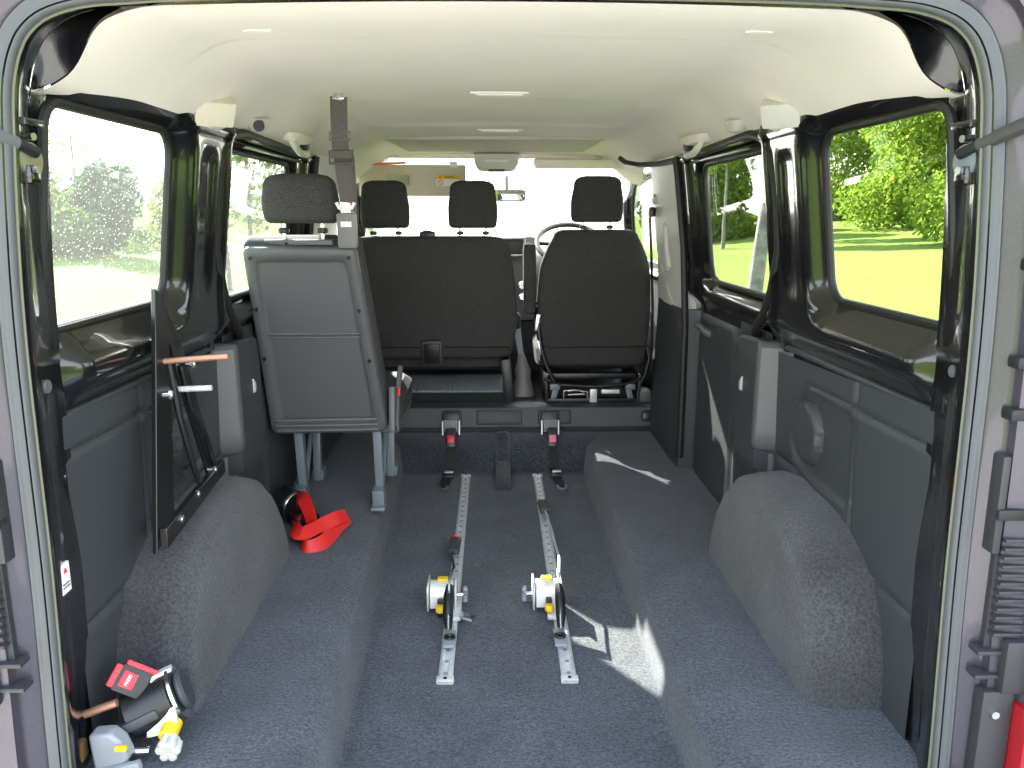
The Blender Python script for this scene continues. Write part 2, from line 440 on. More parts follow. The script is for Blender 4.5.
# ---- rear corner pillars and the roof bow, seen just inside the opening
PROF = [(.785, -.10), (.785, .0), (.783, .10), (.778, .25), (.772, .45), (.770, .65), (.768, .80), (.763, .93), (.754, 1.06), (.747, 1.14), (.741, 1.20), (.734, 1.235), (.722, 1.268), (.704, 1.296), (.672, 1.319), (.62, 1.334), (.55, 1.340), (.46, 1.345)]
def prof_full(off=0.0, lim=None):
    """door opening outline, left foot - roof - right foot, pushed outward by off"""
    right = PROF; pts = [(-x, z) for x, z in right] + [(x, 1.352 - abs(x) * .012) for x in (-.3, -.15, 0, .15, .3)] + [(x, z) for x, z in reversed(right)]
    out = []; fine = []
    for i in range(len(pts) - 1):
        q = [Vector(pts[k]) for k in (max(i - 1, 0), i, i + 1, min(i + 2, len(pts) - 1))]
        for k in range(4):
            t = k / 4; fine.append(tuple(.5 * (2 * q[1] + (q[2] - q[0]) * t + (2 * q[0] - 5 * q[1] + 4 * q[2] - q[3]) * t * t + (3 * q[1] - q[0] - 3 * q[2] + q[3]) * t ** 3)))
    pts = fine + [pts[-1]]
    for i, p in enumerate(pts):
        a = Vector(pts[max(i - 1, 0)]); c = Vector(pts[min(i + 1, len(pts) - 1)]); t = (c - a).normalized(); n = Vector((-t.y, t.x))
        out.append((p[0] + n.x * off, p[1] + n.y * off))
    return out
for s in (1, -1):
    b = MB(); stations = []
    for off, y, cut in ((.004, 1.262, 0), (-.006, 1.285, 0), (-.004, 1.30, 0), (.010, 1.345, 0), (.016, 1.36, .0), (.022, 1.425, -.01), (.10, 1.432, 0)):
        st_ = []
        pr = prof_full(0)
        half = [p for p in pr if p[0] * s > .52]
        for k_, (x, z) in enumerate(half):
            a = Vector(half[max(k_ - 1, 0)]); c = Vector(half[min(k_ + 1, len(half) - 1)]); t = (c - a).normalized(); nn = Vector((-t.y, t.x))
            o_ = off - cut * ss(1.13, 1.26, z)
            st_.append((x + nn.x * o_, y, z + nn.y * o_))
        stations.append(st_)
    rings = [[st_[k_] for st_ in stations] for k_ in range(len(stations[0]))]
    b.rings(rings, False, False)
    # black corner gusset bridging the pillar and the cut corner of the headlining
    A_ = [(x, 1.352, z) for (x, z) in [p for p in prof_full(.012) if p[0] * s > .50 and p[1] > 1.13]]
    NA = len(A_); rows = []
    if abs(A_[0][0]) > abs(A_[-1][0]) or A_[0][2] < A_[-1][2]: A_ = A_[::-1]
    for k_, p in enumerate(A_):
        t = k_ / (NA - 1); xx = .590 + .185 * t; q = Vector((s * xx, 1.284 + .085 * ss(.585, .70, xx), ceil_z(xx, 1.33) + .004)); p = Vector(p)
        rows.append([p.lerp(q, w_) + Vector((0, 0, .012)) * math.sin(math.pi * w_) for w_ in (0, .25, .5, .75, 1)])
    b.rings(rows, False, False)
    # reinforcement plate, step and pressed ribs
    b.box((s * .742, 1.325, 1.172), (.02, .055, .012), bev=.004)
    struct(b.build('trim_4', 'paint', angle=45))
# ---- rubber door seal all around the opening
b = MB(); rings = []
loop = prof_full(0)
for off, y in ((0.002, 1.285), (-.003, 1.276), (.000, 1.266), (.006, 1.264), (.010, 1.2665), (.014, 1.263), (.019, 1.2655), (.024, 1.264), (.027, 1.272), (.026, 1.285)):
    rings.append([(x, y, z) for x, z in prof_full(off)])
b.rings(rings, False, False); struct(b.build('trim_5', 'rubber', angle=80))
b = MB().tube([(x, 1.279, z) for x, z in prof_full(-.004)], .0026, 6)
struct(b.build('trim_6', mat('lit seal lip', (.13, .13, .09), .5)))  # yellowish colour stands in for grass light caught along the seal edge
# ---- body shell around the opening
b = MB(); rings = []
for off, y in ((.022, 1.275), (.030, 1.262), (.052, 1.258), (.058, 1.250), (.060, 1.235), (.105, 1.228), (.112, 1.215), (.115, 1.20), (.20, 1.19), (.28, 1.25)):
    rings.append([(x, y, z) for x, z in prof_full(off)])
b.rings(rings, False, False); struct(b.build('trim_7', 'body', angle=50))

# ---- lower side trim panels
def panel_x(y, z, x0):
    return x0
def quarter_panel(s):
    """moulded panel between the rear pillar and the centre pillar, with grooves and an oval boss"""
    b = MB(); ys = lin(1.40, 2.22, 92); zs = lin(-.04, .70, 84)
    def gl(d, w=.006): return math.exp(-(d / w) ** 2)
    def fn(y, z):
        top = .662 + (1.9 - y) * .03
        z = -.04 + (z + .04) * (top + .04) / .74
        x = .800 - .010 * ss(.2, .6, z)
        # upper horizontal crease, falling towards the rear
        x += .010 * gl(z - (.605 - (y - 1.5) * .005)) * ss(1.38, 1.42, y) * (1 - ss(1.99, 2.03, y))
        # vertical seam between the two panel halves
        ysm = 1.715 - (z - .3) * -.02
        x += .012 * gl(y - ysm, .005)
        # swept lower crease
        zc = .30 - .10 * ss(2.1, 1.55, y) if False else .29 + .0 * y
        zc = .255 + .10 * ss(1.55, 2.1, y)
        x += .010 * gl(z - zc, .008) - .008 * ss(zc, zc - .01, z) * 0
        # big recess outline and oval boss
        r = sd_rr(y, z, 1.735, 2.09, .36, .590, (.09, .09, .02, .02)); x += .012 * ss(.010, -.014, r)
        d = math.hypot((y - 2.00) / .085, (z - .475) / .080)
        x -= .016 * ss(1.05, .92, d); x += .006 * gl(d - 1.08, .06)
        return (s * x, y, z)
    P, F = grid(fn, ys, zs); b.add(P, F)
    # top lip
    b.box((s * .812, 1.81, .672), (.04, .82, .014), Matrix.Rotation(R(0), 3, 'X'), bev=.004)
    return b
def ridge_panel(s):
    """centre pillar cover: a ridge that stands proud, broad above, notched at the foot"""
    b = MB(); R_ = []
    for z, y0, x in ((.672, 2.235, .752), (.66, 2.222, .744), (.58, 2.215, .740), (.42, 2.212, .738), (.385, 2.214, .738), (.360, 2.225, .748), (.345, 2.245, .772), (.20, 2.245, .774), (.0, 2.248, .776)):
        R_.append([(s * .83, y0 - .012, z), (s * .802, y0 - .008, z), (s * (x + .004), y0 + .016, z), (s * x, y0 + .026, z), (s * x, y0 + .040, z), (s * .83, y0 + .045, z)])
    b.rings(R_, True, True)
    return b
def pillar_cover(s):
    b = MB(); R_ = []
    for z, x in ((.676, .764), (.668, .754), (.58, .748), (.30, .746), (.285, .776), (.0, .778)):
        R_.append([(s * .83, 2.245, z), (s * (x + .002), 2.250, z), (s * (x + .003), 2.45, z - .01 * (z > .6)), (s * (x + .012), 2.52, z - .02 * (z > .6)), (s * (x + .04), 2.56, z - .03 * (z > .6)), (s * .84, 2.57, z - .03 * (z > .6))])
    b.rings(R_, True, True); return b
def slide_panel(s):
    b = MB(); ys = lin(2.30, 3.16, 80); zs = lin(-.12, .69, 70)
    def gl(d, w=.006): return math.exp(-(d / w) ** 2)
    def fn(y, z):
        top = .69 - .02 * ss(2.6, 2.7, y)
        z = -.12 + (z + .12) * (top + .12) / .81
        x = .800
        step = ss(2.60, 2.635, y + .0)          # fixed pillar cover, then the door card beyond it
        x += .010 * step
        r = sd_rr(y, z, 2.66, 3.13, .0, .655, (.04, .05, .05, .05)); x -= .012 * ss(.012, -.012, r)
        return (s * x, y, z)
    P, F = grid(fn, ys, zs); b.add(P, F)
    return b
for s in (1, -1):
    struct(quarter_panel(s).build('trim_8', 'plastic', angle=60))
    struct(ridge_panel(s).build('trim_9', 'plastic_mid', bevel=.002, angle=30))  # lighter plastic than the cover beside it, imitating rear daylight on this face
    struct(pillar_cover(s).build('trim_9', 'plastic', angle=40))
    struct(slide_panel(s).build('trim_10', 'plastic', angle=60))
    # rubber seal of the side door aperture
    pts = [(s * .700, 3.05, 1.240), (s * .700, 2.6, 1.245), (s * .702, 2.30, 1.250), (s * .706, 2.20, 1.235), (s * .715, 2.155, 1.19), (s * .733, 2.135, 1.07), (s * .747, 2.145, .94), (s * .755, 2.205, .826), (s * .760, 2.275, .75), (s * .768, 2.36, .695), (s * .79, 2.42, .67)]
    b = MB().tube(pts, .014, 10); struct(b.build('trim_11', 'rubber_black'))
    # door runner under the roof edge
    b = MB().box((s * .708, 2.72, 1.243), (.03, .72, .018), bev=.004).box((s * .722, 2.72, 1.222), (.012, .70, .010), bev=.003)
    struct(b.build('trim_12', 'paint_satin'))
    # front pillar seal, cover and belt guide
    b = MB(); R_ = []
    for z, y0, y1, x in ((1.26, 3.22, 3.70, .688), (1.20, 3.20, 3.70, .695), (1.0, 3.20, 3.70, .716), (.85, 3.20, 3.70, .735), (.70, 3.20, 3.70, .745), (.655, 3.20, 3.72, .75)):
        R_.append([(s * (x + .08), y0, z), (s * (x + .004), y0 + .01, z), (s * x, y0 + .05, z), (s * (x - .006), y0 + .22, z), (s * (x - .006), y0 + .34, z), (s * (x), y1 - .02, z), (s * (x + .08), y1, z)])
    b.rings(R_, True, True); struct(b.build('trim_13', 'beige', angle=35))
    b = MB(); R_ = []
    for z, y0, y1, x in ((.66, 3.17, 3.72, .745), (.4, 3.17, 3.76, .745), (.15, 3.17, 3.80, .745), (.0, 3.17, 3.85, .745), (-.05, 3.17, 3.85, .745)):
        R_.append([(s * (x + .08), y0, z), (s * (x + .006), y0 + .012, z), (s * x, y0 + .05, z), (s * x, y1 - .05, z), (s * (x + .08), y1, z)])
    b.rings(R_, True, True); struct(b.build('trim_14', 'plastic'))
    b = MB().tube([(s * .690, 3.185, 1.25), (s * .700, 3.18, 1.18), (s * .735, 3.175, .9), (s * .752, 3.17, .6), (s * .752, 3.165, .3), (s * .752, 3.165, .05)], .014, 8)
    struct(b.build('trim_15', 'rubber_black'))
    # front door card
    b = MB(); P, F = grid(lambda y, z: (s * (.80 - .03 * ss(.2, .7, z) * ss(3.8, 4.2, y)), y, z), lin(3.80, 5.0, 30), lin(-.1, .80, 20)); b.add(P, F)
    struct(b.build('trim_16', 'plastic'))
    # windscreen pillar
    b = MB().tube([(s * .80, 5.25, .80), (s * .785, 4.95, .98), (s * .755, 4.6, 1.18), (s * .715, 4.30, 1.315)], [.05, .045, .04, .04], 10)
    struct(b.build('trim_17', 'head_grey'))

# ---- headlining
b = MB(); xs = lin(-.79, .79, 120); ys = sorted(set(round(v, 4) for v in lin(1.31, 1.75, 40) + lin(1.75, 4.38, 130)))
def rear_y(x): return 1.284 + .085 * ss(.585, .70, abs(x))
def ceil_pt(x, y):
    y2 = rear_y(x) + (y - 1.31) * (1.75 - rear_y(x)) / (1.75 - 1.31) if y < 1.75 else y
    return (x, y2, ceil_z(x, y2))
P, F = grid(ceil_pt, xs, ys); b.add(P, F)
n = len(b.v); P, F = grid(lambda x, y: (x, y, 1.44), lin(-.86, .86, 3), lin(1.28, 4.4, 3)); b.add(P, F)
b.box((0, 1.35, 1.40), (1.2, .02, .07))
for s in (1, -1): b.box((s * .82, 2.95, 1.37), (.10, 2.9, .16))
struct(b.build('ceiling', 'head', angle=70))
# grey shelf panel above the cab
b = MB().prism([(-.50, 3.74, 1.362), (.49, 3.74, 1.362), (.44, 4.14, 1.340), (-.44, 4.14, 1.340)], (0, 0, .02))
struct(b.build('trim_18', 'head_grey', bevel=.006))

# ---- cab front: windscreen, header, dashboard, bulkhead
b = MB(); P, F = grid(lambda x, t: (x, 4.28 + 1.0 * t - .10 * (x / .75) ** 2, 1.345 - .56 * t), lin(-.80, .80, 16), lin(0, 1, 8)); b.add(P, F)
q = b.build('window_7', 'glass_screen'); struct(q)
so = q.modifiers.new('thick', 'SOLIDIFY'); so.thickness = .005
b = MB().box((0, 4.33, 1.345), (1.5, .16, .05), bev=.02); struct(b.build('trim_19', 'head'))
b = MB()
sec = [(4.86, .20), (4.78, .45), (4.80, .66), (4.88, .76), (5.0, .80), (5.3, .80), (5.3, .20)]
b.rings([[(x, y, z + (0.05 * math.exp(-((x - .42) / .22) ** 2) if z > .7 and y < 5.1 else 0)) for y, z in sec] for x in lin(-.80, .80, 24)], True, True)
struct(b.build('trim_20', 'plastic'))
b = MB().box((0, 5.33, .3), (1.74, .05, 1.0)); struct(b.build('wall_front', 'plastic_black'))
b = MB().box((0, 4.55, -.02), (1.72, 1.6, .06)); struct(b.build('floor', 'plastic_black'))
# step trim between the cab and the carpet
b = MB(); P = []
for x in lin(-.80, .79, 24):
    e = 0
    P.append([(x, 3.735, -.03), (x, 3.755, .012), (x, 3.772, .020), (x, 3.795, .112), (x, 3.83, .126), (x, 3.93, .120), (x, 3.96, .06), (x, 3.96, -.03)])
b.rings(P, True, True)
for x0, x1 in ((-.26, -.17), (-.10, .12), (.20, .36)):
    b.box(((x0 + x1) / 2, 3.779, .068), (x1 - x0, .012, .070), Matrix.Rotation(R(-14), 3, 'X'), bev=.005)
struct(b.build('trim_21', 'plastic', bevel=.003))
b = MB().box((.73, 3.90, .145), (.07, .10, .07), bev=.008); struct(b.build('trim_22', 'plastic_mid'))

# ---- lawn outside
def lawn_z(x, y):
    d = abs(x)
    if x > 0: z = -.62 + 1.30 * ss(2.0, 20, d) + .25 * ss(8, 40, y) * ss(1.5, 6, d)
    else: z = -.62 + .75 * ss(1.5, 8.0, d) + 1.25 * ss(8.2, 11.5, d) * (1 + .3 * noise.noise((x * .3, y * .2, 2)))
    z += .03 * noise.noise((x * .8, y * .8, 3)) * ss(2, 5, d)
    return z
b = MB(); xs = lin(-60, -22, 8) + lin(-20, 24, 110) + lin(28, 70, 10); ys = lin(-14, 0, 10) + lin(1, 45, 70) + lin(50, 130, 10)
P, F = grid(lambda x, y: (x, y, lawn_z(x, y)), xs, ys); b.add(P, F); struct(b.build('ground', 'grass'))
# unseen pale gravel behind the van, added to bounce neutral light onto the ceiling
b = MB().prism([(-4.5, -9, -.66), (4.5, -9, -.66), (3.6, -2, -.66), (2.4, 1.9, -.66), (-2.2, 1.9, -.66), (-3.6, -2, -.66)], (0, 0, .075))
struct(b.build('ground', mat('pale gravel', (.36, .345, .32), .9, noise_scale=60, noise_amt=.4, bump=.5, bump_scale=80)))

# ================================================================== THINGS
# ---- seats in the cab
def backrest(bld, x0, x1, zb, zt, yb, yt, dep, pinch=.0, e=6):
    w = x1 - x0; cx = (x0 + x1) / 2; secs = []
    N = 18
    for i in range(N + 1):
        t = i / N; z = zb + (zt - zb) * t; y = yb + (yt - yb) * t
        ww = w * (1 - .06 * ss(.30, 0, t)) * (1 - pinch * max(0, (t - .70) / .30) ** 1.8 - .04 * ss(.4, .8, t)); d = dep * (1 - .3 * ss(.7, 1, t))
        secs.append((cx, y, z, ww, d, e))
    a = secs[0]; c = secs[-1]
    pre = [(a[0], a[1], a[2] - .030, a[3] * .80, a[4] * .45, 4), (a[0], a[1], a[2] - .024, a[3] * .90, a[4] * .75, 5), (a[0], a[1], a[2] - .012, a[3] * .97, a[4] * .93, 6)]
    post = [(c[0], c[1], c[2] + .018, c[3] * .97, c[4] * .92, 6), (c[0], c[1], c[2] + .032, c[3] * .90, c[4] * .75, 5), (c[0], c[1], c[2] + .040, c[3] * .78, c[4] * .4, 4)]
    return bld.loft(pre + secs + post, 48)
def headrest(par, cx, y, z0, z1, w, dep=.10, taper=.10):
    b = MB(); secs = []; N = 10
    for i in range(N + 1):
        t = i / N; k = 1 - taper * ss(.45, 1, t) - .03 * ss(.2, 0, t)
        secs.append((cx, y - .02 * t, z0 + (z1 - z0) * t, w * k, dep * (1 - .25 * ss(.6, 1, t)), 4.5))
    a, c = secs[0], secs[-1]
    secs = [(a[0], a[1], a[2] - .014, a[3] * .86, a[4] * .6, 4), (a[0], a[1], a[2] - .008, a[3] * .95, a[4] * .88, 4)] + secs + [(c[0], c[1], c[2] + .014, c[3] * .93, c[4] * .88, 4), (c[0], c[1], c[2] + .024, c[3] * .80, c[4] * .7, 3.5), (c[0], c[1], c[2] + .030, c[3] * .55, c[4] * .4, 3)]
    h = b.loft(secs, 36).build('headrest', 'fabric', par)
    for dx in (-.26, .26):
        MB().cyl((cx + dx * w, y, z0 - .075), (cx + dx * w, y, z0 + .01), .007, 10).build('headrest_post', 'steel', h)
        MB().cyl((cx + dx * w, y, z0 - .045), (cx + dx * w, y, z0 - .028), .017, 12, bev=.004).build('post_collar', 'plastic_black', h)
    return h

ds = thing('driver_seat', 'dark fabric single front seat with folded armrest behind the steering wheel', 'seat', (.47, 3.95, .09))
b = backrest(MB(), .195, .748, .325, .925, 3.93, 3.86, .13, .22); b.build('backrest', 'fabric', ds)
b = MB().tube([(.215 + .505 * t, 3.862 - .004 * math.sin(math.pi * t), .40) for t in lin(0, 1, 12)], .004, 6); b.build('back_seam', 'plastic_black', ds)
headrest(ds, .473, 3.85, 1.012, 1.180, .245)
MB().loft([(.47, 4.2, .27, .50, .46, 6), (.47, 4.2, .29, .54, .52, 6), (.47, 4.2, .37, .55, .54, 6), (.47, 4.2, .40, .50, .50, 5)], 40).build('seat_cushion', 'fabric', ds)
# armrest folded up beside the backrest
b = MB(); b.loft([(.160, 3.87, .565, .040, .07, 4), (.160, 3.87, .575, .056, .10, 5), (.158, 3.865, .72, .060, .10, 5), (.156, 3.86, .87, .060, .10, 5), (.156, 3.86, .895, .052, .085, 5), (.156, 3.86, .902, .03, .05, 4)], 24)
b.build('armrest', 'fabric', ds)
b = MB().cyl((.175, 3.88, .60), (.215, 3.88, .60), .022, 14); b.build('armrest_pivot', 'plastic_black', ds)
# seat base: side plates, cross tubes, slides and springs
b = MB()
for x in (.245, .705):
    b.box((x, 4.1, .18), (.014, .50, .16), bev=.004)
b.tube([(.235, 3.86, .245), (.30, 3.84, .215), (.47, 3.83, .205), (.64, 3.84, .215), (.715, 3.86, .245)], .011, 8)
b.box((.47, 3.90, .25), (.44, .05, .03), bev=.006); b.box((.47, 3.87, .135), (.44, .06, .02), bev=.004)
b.build('base_frame', 'plastic_black', ds)
for x in (.285, .655):
    b = MB().box((x, 3.87, .17), (.028, .05, .10), Matrix.Rotation(R(14 if x < .47 else -14), 3, 'Y'), bev=.004).box((x, 3.84, .205), (.05, .02, .03), bev=.004)
    b.build('slide_bracket', 'steel_paint', ds)
b = MB().tube([(.33, 3.84, .14), (.33, 3.838, .185), (.39, 3.836, .192), (.445, 3.838, .18), (.445, 3.84, .14)], .006, 8).tube([(.35, 3.84, .165), (.43, 3.838, .168)], .005, 8)
b.build('adjuster_bar', 'steel', ds)
b = MB().box((.475, 3.845, .165), (.035, .03, .075), bev=.004).box((.56, 3.845, .18), (.09, .02, .02), bev=.004); b.build('latch_block', 'white_zinc', ds)
b = MB().tube([(.205, 3.89, .62), (.200, 3.875, .54), (.205, 3.86, .47), (.215, 3.85, .40), (.235, 3.845, .33), (.26, 3.84, .27), (.285, 3.84, .22)], [.018, .02, .014, .012, .011, .012, .012], 10)
b.build('recliner_cover', 'plastic_black', ds)
b = MB().box((.198, 3.858, .52), (.022, .02, .085), Matrix.Rotation(R(8), 3, 'Y'), bev=.006).box((.208, 3.843, .40), (.010, .012, .07), Matrix.Rotation(R(-12), 3, 'Y'), bev=.003); b.build('recliner_bracket', 'steel', ds)
b = MB().tube([(.742, 3.885, .40), (.752, 3.87, .34), (.735, 3.86, .27), (.71, 3.85, .22)], .007, 8); b.build('release_cable', 'plastic_black', ds)

bs = thing('bench_seat', 'dark fabric double passenger front seat with two headrests', 'seat', (-.36, 3.95, .09))
backrest(MB(), -.735, .100, .365, .895, 3.93, 3.86, .13, .06, 8).build('backrest', 'fabric', bs)
b = MB().tube([(-.70 + .76 * t, 3.862, .40) for t in lin(0, 1, 12)], .004, 6); b.build('back_seam', 'plastic_black', bs)
headrest(bs, -.520, 3.85, .985, 1.158, .228); headrest(bs, -.110, 3.85, .985, 1.158, .232)
MB().loft([(-.36, 4.2, .27, .80, .46, 8), (-.36, 4.2, .29, .86, .52, 8), (-.36, 4.2, .37, .87, .54, 8), (-.36, 4.2, .40, .8, .50, 6)], 44).build('seat_cushion', 'fabric', bs)
b = MB().box((-.315, 3.853, .375), (.105, .035, .130), Matrix.Rotation(R(7), 3, 'X'), bev=.016); b.build('belt_housing', 'plastic', bs)
b = MB().box((-.315, 3.836, .372), (.078, .012, .100), Matrix.Rotation(R(7), 3, 'X'), bev=.01); b.build('housing_cover', 'plastic_black', bs)
b = MB().box((-.325, 3.855, .942), (.075, .05, .030), bev=.01).cyl((-.345, 3.84, .955), (-.305, 3.84, .955), .008, 10); b.build('belt_guide', 'plastic_black', bs)
# side leg of the bench
b = MB().box((.055, 3.90, .22), (.05, .08, .24), Matrix.Rotation(R(-6), 3, 'Y'), bev=.01); b.build('leg_plate', 'plastic_black', bs)
MB().box((-.70, 3.90, .22), (.05, .08, .24), bev=.01).build('leg_plate', 'plastic_black', bs)
b = MB()
for i in range(26): b.box((-.55 + i * .0225, 4.02, .192), (.011, .20, .006), Matrix.Rotation(R(12), 3, 'X'), bev=.002)
b.box((-.27, 4.02, .186), (.60, .20, .008), Matrix.Rotation(R(12), 3, 'X'))
ft = b.build('floor_mat', mat('ribbed grey mat', (.26, .28, .31), .4)); setp(ft, label='ribbed grey rubber mat under the double front seat', category='mat')

# ---- gear lever gaiter, handbrake
g = thing('gear_lever', 'gear lever with a grey leather gaiter between the front seats', 'lever', (.135, 4.05, .12))
MB().loft([(.135, 4.05, .12, .12, .12, 3), (.135, 4.05, .15, .11, .11, 2.6), (.137, 4.045, .21, .075, .08, 2.3), (.135, 4.045, .25, .085, .08, 2.4), (.13, 4.04, .30, .05, .05, 2), (.125, 4.035, .34, .03, .03, 2)], 20).build('gaiter', 'grey_box', g)
MB().cyl((.125, 4.035, .33), (.105, 4.02, .47), .014, 12, .017).build('shaft', 'grey_plastic', g)
MB().loft([(.102, 4.02, .46, .025, .025, 2), (.10, 4.02, .485, .05, .05, 2.2), (.10, 4.02, .53, .05, .05, 2.2), (.10, 4.02, .55, .025, .025, 2)], 16).build('knob', 'plastic_black', g)
g = thing('centre_console', 'dark centre stack with screen surround and switches between the front seats', 'console', (.12, 4.78, .2))
b = MB().box((.12, 4.78, .66), (.24, .10, .50), Matrix.Rotation(R(-8), 3, 'X'), bev=.03); b.build('fascia', 'plastic', g)
b = MB().tube([(.03, 4.72, .80), (.03, 4.72, .90), (.17, 4.72, .90), (.17, 4.72, .80)], .009, 8, closed=True); b.build('screen_surround', 'grey_plastic', g)
b = MB().box((.10, 4.725, .85), (.12, .012, .09), bev=.004); b.build('screen', 'plastic_black', g)
b = MB().cyl((.155, 4.72, .63), (.155, 4.70, .63), .024, 16, bev=.005); b.build('dial', 'steel', g)
MB().cyl((.155, 4.72, .56), (.155, 4.70, .56), .020, 16, bev=.005).build('dial', 'steel', g)

# ---- steering wheel
sw = thing('steering_wheel', 'black steering wheel rising above the single front seat', 'steering wheel', (.42, 4.60, .86))
ax = Vector((0, -.55, .83)).normalized()
MB().ring((.42, 4.60, .875), ax, .185, .015, 40, 10).build('rim', 'plastic_black', sw)
MB().cyl(Vector((.42, 4.60, .86)) - ax * .02, Vector((.42, 4.60, .86)) + ax * .025, .065, 20, bev=.01).build('hub', 'plastic', sw)
b = MB()
for a in (0, 180, 270):
    u = Vector((1, 0, 0)); w_ = ax.cross(u)
    d = u * math.cos(R(a)) + w_ * math.sin(R(a)); b.cyl(Vector((.42, 4.60, .868)) + d * .05, Vector((.42, 4.60, .875)) + d * .18, .012, 8)
b.build('spoke', 'plastic_black', sw)
MB().cyl((.42, 4.61, .85), (.42, 4.86, .70), .03, 12).build('column', 'plastic_black', sw)

# ---- sun visors, mirror, roof console
v = thing('sun_visor', 'lowered grey sun visor with vanity mirror and yellow warning label', 'sun visor', (-.42, 4.22, 1.30))
b = MB().box((-.425, 4.24, 1.205), (.545, .022, .160), Matrix.Rotation(R(-9), 3, 'X'), bev=.01); b.build('visor_panel', 'head_grey', v)
MB().box((-.50, 4.226, 1.205), (.115, .004, .055), Matrix.Rotation(R(-9), 3, 'X')).build('vanity_mirror', 'mirror', v)
lb = MB().box((-.245, 4.226, 1.203), (.115, .003, .052), Matrix.Rotation(R(-9), 3, 'X')).build('warning_label', 'white', v)
MB().box((-.245, 4.2225, 1.2205), (.115, .003, .018), Matrix.Rotation(R(-9), 3, 'X')).build('label_header', mat('label yellow', (.85, .55, .03), .5), lb)
b = MB().ring((-.282, 4.2225, 1.194), (0, 1, -.1), .012, .0018, 20, 6).tube([(-.291, 4.2222, 1.202), (-.273, 4.2238, 1.186)], .0016, 6); b.build('prohibition_mark', 'red', lb)
def text(s, size, loc, rot, m, parent, name='lettering', ex=.0006):
    c = bpy.data.curves.new(name, 'FONT'); c.body = s; c.size = size; c.extrude = ex; c.align_x = 'CENTER'; c.align_y = 'CENTER'
    t = bpy.data.objects.new(name, c); COL.objects.link(t)
    dg = bpy.context.evaluated_depsgraph_get(); me = bpy.data.meshes.new_from_object(t.evaluated_get(dg)); bpy.data.objects.remove(t)
    o = bpy.data.objects.new(name, me); COL.objects.link(o); me.materials.clear(); me.materials.append(M[m] if isinstance(m, str) else m)
    mw = Matrix.Translation(loc) @ rot.to_4x4()
    base = Vector((0, 0, 0)); p = parent
    while p: base += p.location; p = p.parent
    me.transform(Matrix.Translation(-base) @ mw); o.parent = parent
    return o
RX = lambda d: Matrix.Rotation(R(d), 3, 'X')
text('AIRBAG', .015, (-.235, 4.2200, 1.2207), RX(81), 'plastic_black', lb)
b = MB().prism([(-.291, 4.2198, 1.2165), (-.279, 4.2198, 1.2165), (-.285, 4.2210, 1.2255)], (0, .0015, 0)); b.build('warning_triangle', 'plastic_black', lb)
b = MB().cyl((-.67, 4.235, 1.285), (-.64, 4.235, 1.285), .014, 10); b.build('pivot', 'white', v)
MB().cyl((-.235, 4.235, 1.283), (-.195, 4.235, 1.283), .016, 12).build('pivot', 'white', v)
b = MB().prism([(-.635, 4.215, 1.278), (-.60, 4.213, 1.292), (-.455, 4.213, 1.297), (-.455, 4.213, 1.287)], (0, .012, 0)); b.build('visor_tab', 'orange', v)
v = thing('sun_visor', 'cream sun visor folded up above the single front seat', 'sun visor', (.45, 4.22, 1.31))
MB().box((.455, 4.25, 1.292), (.52, .05, .055), RX(20), bev=.024).build('visor_panel', 'head', v)
MB().box((.455, 4.222, 1.314), (.50, .006, .006)).build('visor_hinge', 'head_grey', v)
rc = thing('roof_console', 'pale roof console with reading lamp and switches above the windscreen', 'lamp', (.0, 4.20, 1.34))
MB().loft([(.004, 4.24, 1.250, .15, .06, 5), (.004, 4.24, 1.256, .19, .09, 5), (.004, 4.24, 1.285, .22, .11, 6), (.004, 4.25, 1.335, .235, .12, 6)], 32).build('housing', 'beige', rc)
MB().box((.004, 4.193, 1.252), (.085, .01, .014), bev=.003).build('switch', 'plastic_mid', rc)
MB().box((.004, 4.182, 1.300), (.12, .008, .012), bev=.003).build('lens', 'white', rc)
rm = thing('rear_view_mirror', 'small rear view mirror with green sticker hanging on the windscreen', 'mirror', (.06, 4.40, 1.20))
MB().box((.06, 4.40, 1.135), (.20, .03, .062), bev=.014).build('mirror_shell', 'plastic_black', rm)
MB().box((.06, 4.383, 1.135), (.185, .004, .050), bev=.0018).build('mirror_glass', 'mirror', rm)
MB().box((-.01, 4.379, 1.135), (.042, .004, .056)).build('tag', mat('lime sticker', (.35, .7, .08), .5), rm)
MB().cyl((.06, 4.41, 1.16), (.06, 4.47, 1.235), .012, 10).build('mirror_stem', 'plastic_black', rm)

# ---- single rear passenger seat
st = thing('rear_passenger_seat', 'single seat with hard grey plastic back shell on four steel legs', 'seat', (-.57, 2.85, 0))
A0 = Vector((-.588, 2.705, .285)); A1 = Vector((-.618, 2.515, .930))      # foot and head of the back, mid line
def sp(u, t, d=0):
    """point on the seat back: u across (-.5 .. .5), t up, d forward"""
    p = A0.lerp(A1, t); w = .400 - .055 * t
    return (p.x + u * w, p.y + d + .02 * u, p.z + d * .28)
def shell_outline(inset, n=8):
    r = .10; pts = []
    for cu, ct, a0, q in ((.5, 0, -90, .07), (.5, 1, 0, .05), (-.5, 1, 90, .05), (-.5, 0, 180, .07)):
        qt = q * .62
        cu2 = cu - math.copysign(q + inset, cu); ct2 = ct + (qt + inset * .6) * (1 if ct == 0 else -1)
        for i in range(n + 1):
            a = R(a0 + 90 * i / n); pts.append((cu2 + q * math.cos(a), ct2 + qt * math.sin(a)))
    return pts
rings = []
for ins, d in ((.0, .050), (.0, .012), (.008, .003), (.024, .0), (.09, .0), (.100, .004), (.112, .009), (.13, .009)):
    rings.append([sp(u, t, d) for u, t in shell_outline(ins)])
b = MB().rings(rings, True, False); b.add(rings[-1], [tuple(range(len(rings[-1])))])
